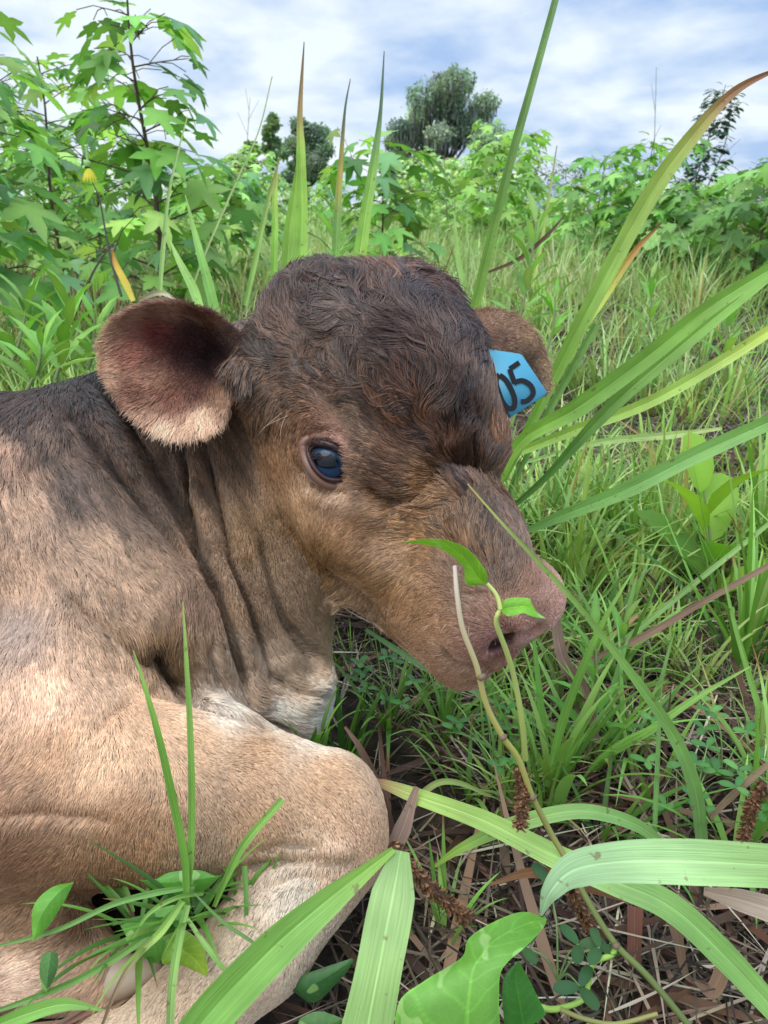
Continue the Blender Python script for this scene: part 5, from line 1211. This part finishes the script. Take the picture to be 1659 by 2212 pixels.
# ---- greenbrier vine in front of the muzzle
def tubeobj(name, paths, rads, cols, parent=None, ns=8, **props):
    Vs, Fs, Cs, o = [], [], [], 0
    for pth, rd, cl in zip(paths, rads, cols):
        pth = np.asarray(pth); m = len(pth); t = np.linspace(0, 1, m); v, f = tube(pth, np.interp(t, np.linspace(0, 1, len(rd)), rd), ns)
        cc = np.array([lin(x) for x in cl]); cv = np.stack([np.interp(t, np.linspace(0, 1, len(cc)), cc[:, i]) for i in range(3)], -1)
        Vs.append(v); Fs.append(f + o); Cs.append(np.repeat(cv, ns, 0)); o += len(v)
    return link(name, mesh(name, np.concatenate(Vs), np.concatenate(Fs), [M_STEM], np.concatenate(Cs)), parent, **props)
def PP(l, n=6): return c2w(spline([P3(*a) for a in l], n))
vine = link('greenbrier_vine', None, label='yellow green vine with two leaves rising in front of the nostril', category='vine')
tubeobj('stem', [PP([(1135,1640,.40),(1128,1560,.385),(1112,1470,.372),(1095,1410,.362),(1072,1345,.352),(1080,1315,.35),(1072,1285,.35),(1052,1260,.35)])], [(.0016,.0013,.0012,.0008)], [[(176,190,104),(190,204,116),(190,206,116)]], vine)
def patch_leaf(left, right, mid, cols, parent, bulge=.15, name='leaf', veins=True, thick=None):
    """leaf from matching edge stations (px,py,depth) on both sides of a midrib"""
    L_, M_, R_ = (spline(a, 16) for a in (left, mid, right)); m = len(M_); k = 33; s = np.linspace(-1, 1, k)
    Lc, Mc, Rc = (np.array([P3(*a) for a in b]) for b in (L_, M_, R_))
    rows = []
    for x in s:
        base = Mc + (Rc - Mc) * x if x > 0 else Mc + (Lc - Mc) * (-x)
        wdt = np.linalg.norm(Rc - Lc, axis=1, keepdims=True); base = base + np.array([0, 0, -1]) * wdt * bulge * (1 - x * x) * (.4 + abs(x))
        rows.append(base)
    v = np.stack(rows, 1).reshape(-1, 3); a = (np.arange(m - 1)[:, None] * k + np.arange(k - 1)[None]).ravel()
    cc = np.array([lin(x) for x in cols]); t = np.linspace(0, 1, m); cv = np.stack([np.interp(t, np.linspace(0, 1, len(cc)), cc[:, i]) for i in range(3)], -1)
    col = np.repeat(cv[:, None], k, 1); vn = np.abs(((t[:, None] * 7 - np.abs(s)[None] * 1.3 + .06 * np.sin(9 * s)[None]) % 1) - .5); col *= (1 + .28 * np.exp(-((.5 - vn) / .05) ** 2))[..., None]; col[:, k // 2] *= 1.4; col[:, :1] *= 1.35; col[:, -1:] *= 1.35
    me = mesh(name, c2w(v), np.stack([a, a + 1, a + k + 1, a + k], -1), [M_LEAFV], col.reshape(-1, 3))
    return link(name, me, parent)
M_LEAFV = leaf_material('broad_leaf', .48, .28, veins=False, spec=.5)
_nt = M_LEAFV.node_tree; _vo = _nt.nodes.new('ShaderNodeTexVoronoi'); _vo.feature = 'DISTANCE_TO_EDGE'; _vo.inputs['Scale'].default_value = 260
_tc = _nt.nodes.new('ShaderNodeTexCoord'); _nt.links.new(_tc.outputs['Object'], _vo.inputs['Vector'])
_no = _nt.nodes.new('ShaderNodeTexNoise'); _no.inputs['Scale'].default_value = 60; _nt.links.new(_tc.outputs['Object'], _no.inputs['Vector'])
_mr = _nt.nodes.new('ShaderNodeMapRange'); _mr.inputs['From Max'].default_value = .06; _mr.inputs['To Min'].default_value = 1.10; _mr.inputs['To Max'].default_value = 1.0; _nt.links.new(_vo.outputs['Distance'], _mr.inputs['Value'])
_mr2 = _nt.nodes.new('ShaderNodeMapRange'); _mr2.inputs['From Min'].default_value = .3; _mr2.inputs['From Max'].default_value = .7; _mr2.inputs['To Min'].default_value = .85; _mr2.inputs['To Max'].default_value = 1.15; _nt.links.new(_no.outputs['Fac'], _mr2.inputs['Value'])
_m1 = _nt.nodes.new('ShaderNodeMath'); _m1.operation = 'MULTIPLY'; _nt.links.new(_mr.outputs[0], _m1.inputs[0]); _nt.links.new(_mr2.outputs[0], _m1.inputs[1])
_sc = _nt.nodes.new('ShaderNodeVectorMath'); _sc.operation = 'SCALE'; _at = [x for x in _nt.nodes if x.type == 'ATTRIBUTE'][0]
_bl = _nt.nodes.new('ShaderNodeTexNoise'); _bl.inputs['Scale'].default_value = 75; _bl.inputs['Detail'].default_value = 1; _nt.links.new(_tc.outputs['Object'], _bl.inputs['Vector'])
_br = _nt.nodes.new('ShaderNodeMapRange'); _br.inputs['From Min'].default_value = .63; _br.inputs['From Max'].default_value = .65; _br.inputs['To Max'].default_value = .7; _nt.links.new(_bl.outputs['Fac'], _br.inputs['Value'])
_bm = _nt.nodes.new('ShaderNodeMixRGB'); _bm.inputs[2].default_value = (.33, .56, .16, 1); _nt.links.new(_br.outputs[0], _bm.inputs[0]); _nt.links.new(_at.outputs['Color'], _bm.inputs[1])
_nt.links.new(_bm.outputs[0], _sc.inputs[0]); _nt.links.new(_m1.outputs[0], _sc.inputs['Scale'])
for x in list(_nt.links):
    if x.from_node == _at and x.to_node not in (_sc, _bm): t_ = x.to_socket; _nt.links.remove(x); _nt.links.new(_sc.outputs[0], t_)
_bpn = _nt.nodes.new('ShaderNodeBump'); _bpn.inputs['Strength'].default_value = .3; _bpn.inputs['Distance'].default_value = .0008; _nt.links.new(_m1.outputs[0], _bpn.inputs['Height']); _nt.links.new(_bpn.outputs[0], _nt.nodes['Principled BSDF'].inputs['Normal'])
patch_leaf([(1052,1262,.35),(1008,1262,.352),(1000,1225,.352),(960,1190,.352),(915,1176,.352),(868,1172,.352)], [(1052,1262,.35),(1050,1235,.345),(1015,1190,.342),(970,1168,.342),(920,1164,.345),(868,1172,.352)], [(1052,1262,.35),(1030,1245,.350),(1005,1208,.349),(965,1180,.349),(918,1170,.350),(868,1172,.352)], [(120,176,40),(126,186,50),(130,190,56)], vine)
patch_leaf([(1080,1318,.35),(1090,1296,.35),(1115,1291,.35),(1142,1293,.35),(1150,1305,.35),(1160,1322,.35),(1180,1336,.35)], [(1080,1318,.35),(1095,1330,.345),(1112,1330,.345),(1130,1324,.345),(1145,1330,.345),(1160,1334,.347),(1180,1336,.35)], [(1080,1318,.35),(1098,1313,.349),(1115,1311,.349),(1134,1310,.349),(1148,1318,.349),(1160,1328,.349),(1180,1336,.35)], [(112,170,44),(120,180,50),(116,176,48)], vine)
bare = link('woody_vine', None, label='long knobbly tan stem running from the cheek down to the lower right corner', category='stem')
tubeobj('stem', [PP([(982,1222,.345),(988,1290,.347),(1000,1360,.352),(1030,1440,.36),(1050,1520,.37),(1085,1590,.38),(1120,1640,.39),(1150,1720,.40),(1190,1800,.41),(1232,1872,.41),(1275,1955,.405),(1330,2040,.40),(1400,2110,.395),(1500,2230,.39)], 7)],
   [(.0010,.0013,.0014,.0016,.0016,.0017,.0017,.0018)], [[(224,206,190),(214,196,160),(196,184,110),(186,182,96),(160,156,90),(124,130,76),(110,124,66),(96,110,60)]], bare)
for q in [(1040,1462,.362),(1086,1592,.38),(1150,1722,.40),(1232,1874,.41),(1330,2042,.40)]:
    tubeobj('node', [np.array([PW(q[0] - 3, q[1] - 6, q[2] - .001), PW(q[0], q[1], q[2] - .001), PW(q[0] + 3, q[1] + 6, q[2] - .001)])], [(.0012,.0026,.0014)], [[(120,104,80)]], bare)
zz_ = link('zigzag_vine', None, label='bright zigzag vine stem at the bottom right of the big leaf', category='vine')
tubeobj('stem', [PP([(1330,2040,.40),(1322,2062,.40),(1282,2080,.40),(1272,2120,.40),(1258,2160,.398),(1200,2180,.39),(1165,2175,.385)], 5)], [(.0016,.0014,.0016)], [[(150,184,80),(160,196,90)]], zz_)
tubeobj('twig', [PP([(1210,2180,.39),(1260,2200,.39),(1330,2212,.39),(1420,2190,.39)], 5)], [(.0013,.0011)], [[(140,140,80)]], zz_)
big = link('broad_leaf', None, label='large glossy greenbrier leaf with light blotches at the bottom centre', category='leaf')
patch_leaf([(850,2260,.318),(862,2165,.32),(915,2120,.322),(965,2090,.324),(1000,2065,.326),(1015,2025,.328),(1070,1990,.332),(1130,1970,.338),(1182,1985,.345)],
           [(1090,2270,.312),(1080,2210,.312),(1078,2140,.313),(1082,2100,.314),(1100,2075,.316),(1130,2050,.32),(1160,2020,.33),(1176,2000,.34),(1182,1985,.345)],
           [(1010,2270,.314),(1010,2190,.315),(1015,2130,.316),(1022,2090,.318),(1040,2060,.32),(1065,2030,.324),(1110,2005,.33),(1150,1990,.338),(1182,1985,.345)], [(104,160,60),(110,166,66),(104,160,58),(100,158,50),(110,166,54)], big, bulge=.10)
low_ = link('broad_leaf', None, label='dark folded greenbrier leaf tucked right under the large glossy leaf', category='leaf')
patch_leaf([(1092,2235,.335),(1085,2160,.335),(1090,2110,.337),(1120,2075,.34)], [(1180,2190,.345),(1160,2150,.345),(1140,2110,.345),(1120,2075,.34)], [(1130,2215,.34),(1120,2155,.34),(1113,2110,.34),(1120,2075,.34)], [(60,120,40),(70,130,46)], low_)
for lb, Ls, Rs, Ms, cs in [
   ('glossy pointed leaf hanging under the foreleg at the left', [(160,1905,.38),(110,1918,.375),(72,1960,.37),(70,2035,.368)], [(160,1905,.38),(140,1945,.373),(105,2000,.37),(70,2035,.368)], [(160,1905,.38),(125,1928,.372),(90,1975,.368),(70,2035,.368)], [(96,160,50),(116,180,70)]),
   ('lobed leaf behind the tuft between the forelegs', [(260,2000,.395),(300,1980,.395),(380,1955,.395),(400,1990,.39),(370,2040,.39)], [(260,2000,.395),(290,2050,.39),(330,2080,.39),(352,2070,.39),(370,2040,.39)], [(260,2000,.395),(300,2015,.392),(340,2025,.39),(360,2030,.39),(370,2040,.39)], [(90,150,54),(104,164,60)]),
   ('yellow edged leaf below the tuft', [(360,2030,.385),(350,2080,.38),(390,2085,.38),(450,2110,.38)], [(360,2030,.385),(400,2010,.38),(440,2050,.38),(450,2110,.38)], [(360,2030,.385),(385,2045,.38),(420,2070,.38),(450,2110,.38)], [(100,150,50),(150,176,60)]),
   ('leaf in the shade behind the tuft under the forearm', [(330,1905,.40),(365,1885,.40),(430,1880,.40),(470,1895,.40)], [(300,1900,.40),(360,1935,.40),(430,1930,.40),(480,1890,.40)], [(300,1900,.40),(355,1905,.398),(430,1898,.398),(480,1890,.40)], [(80,140,50),(96,156,60)]),
   ('dark leaf lying on the straw under the cannon', [(630,2140,.40),(650,2110,.40),(700,2090,.40),(760,2070,.40)], [(630,2140,.40),(680,2165,.40),(740,2110,.40),(765,2075,.40)], [(630,2140,.40),(665,2130,.398),(720,2100,.398),(762,2072,.40)], [(60,104,56),(70,116,60)]),
   ('small rounded leaf over the folded hoof', [(92,2060,.36),(85,2090,.36),(90,2130,.36),(100,2145,.36)], [(125,2058,.36),(125,2090,.36),(112,2125,.36),(100,2145,.36)], [(110,2055,.358),(105,2090,.357),(102,2125,.357),(100,2145,.36)], [(90,134,74),(96,140,80)]),
   ('dark leaf at the bottom below the pleated blade', [(640,2230,.37),(650,2200,.37),(690,2185,.37),(740,2200,.37)], [(640,2230,.37),(680,2250,.37),(720,2240,.37),(740,2200,.37)], [(640,2230,.37),(670,2215,.368),(705,2212,.368),(740,2200,.37)], [(80,124,66),(90,134,70)])]:
    o = link('ground_leaf', None, label=lb, category='leaf', group='broad leaves around the forelegs'); patch_leaf(Ls, Rs, Ms, cs, o, bulge=.08)

# ---- brown seed spikes
def spike(label, a, b, rad, r):
    A_, B_ = PW(*a), PW(*b); root = link('seed_spike', None, label=label, category='seed spike', group='brown seed spikes in the grass')
    n = 460; t = np.sort(r.random(n)); ax = (B_ - A_); L = np.linalg.norm(ax); ax /= L
    u = np.cross(ax, [0, 0, 1.0]) if abs(ax[2]) < .9 else np.cross(ax, [0, 1.0, 0]); u /= np.linalg.norm(u); w_ = np.cross(ax, u)
    an = r.uniform(0, 6.28, n); rd = np.cos(an)[:, None] * u + np.sin(an)[:, None] * w_
    bend = (np.sin(t * math.pi) * L * .05)[:, None] * u
    p = A_ + ax * (t * L)[:, None] + bend + rd * rad * .45
    v, f, c = leaves('oval', p, rd + ax * .5, ax + r.normal(0, .3, (n, 3)), rad * .62 * r.uniform(.7, 1.3, n), pick([(116,84,60),(140,104,74),(90,64,46)], n, r, .25), .4, .5)
    link('spikelets', mesh('spikelets', v, f, [M_DRY], c, smooth=False), root)
    tt = np.linspace(0, 1, 8)[:, None]; v, f, c = tubes([A_ + ax * tt * L + np.sin(tt * math.pi) * L * .05 * u], [(rad * .55, rad * .5)], lin((92, 62, 44)), 7); link('stalk', mesh('stalk', v, f, [M_STEM], c), root)
spike('hanging brown seed spike beside the tan stem below the chin', (1123,1655,.40), (1122,1790,.40), .0042, rw)
spike('slanting brown seed spike right of the pleated blade crease', (845,1825,.385), (1010,1985,.405), .0044, rw)
spike('seed spike standing in the straw at the right edge', (1650,1690,.48), (1605,1840,.48), .0050, rw)
spike('short dark seed spike below the blue green blade', (1235,1925,.44), (1280,2010,.45), .0040, rw)

for o in scene.objects:
    if o.parent is None and o.get('category') and not o.get('kind'): o['kind'] = 'thing'
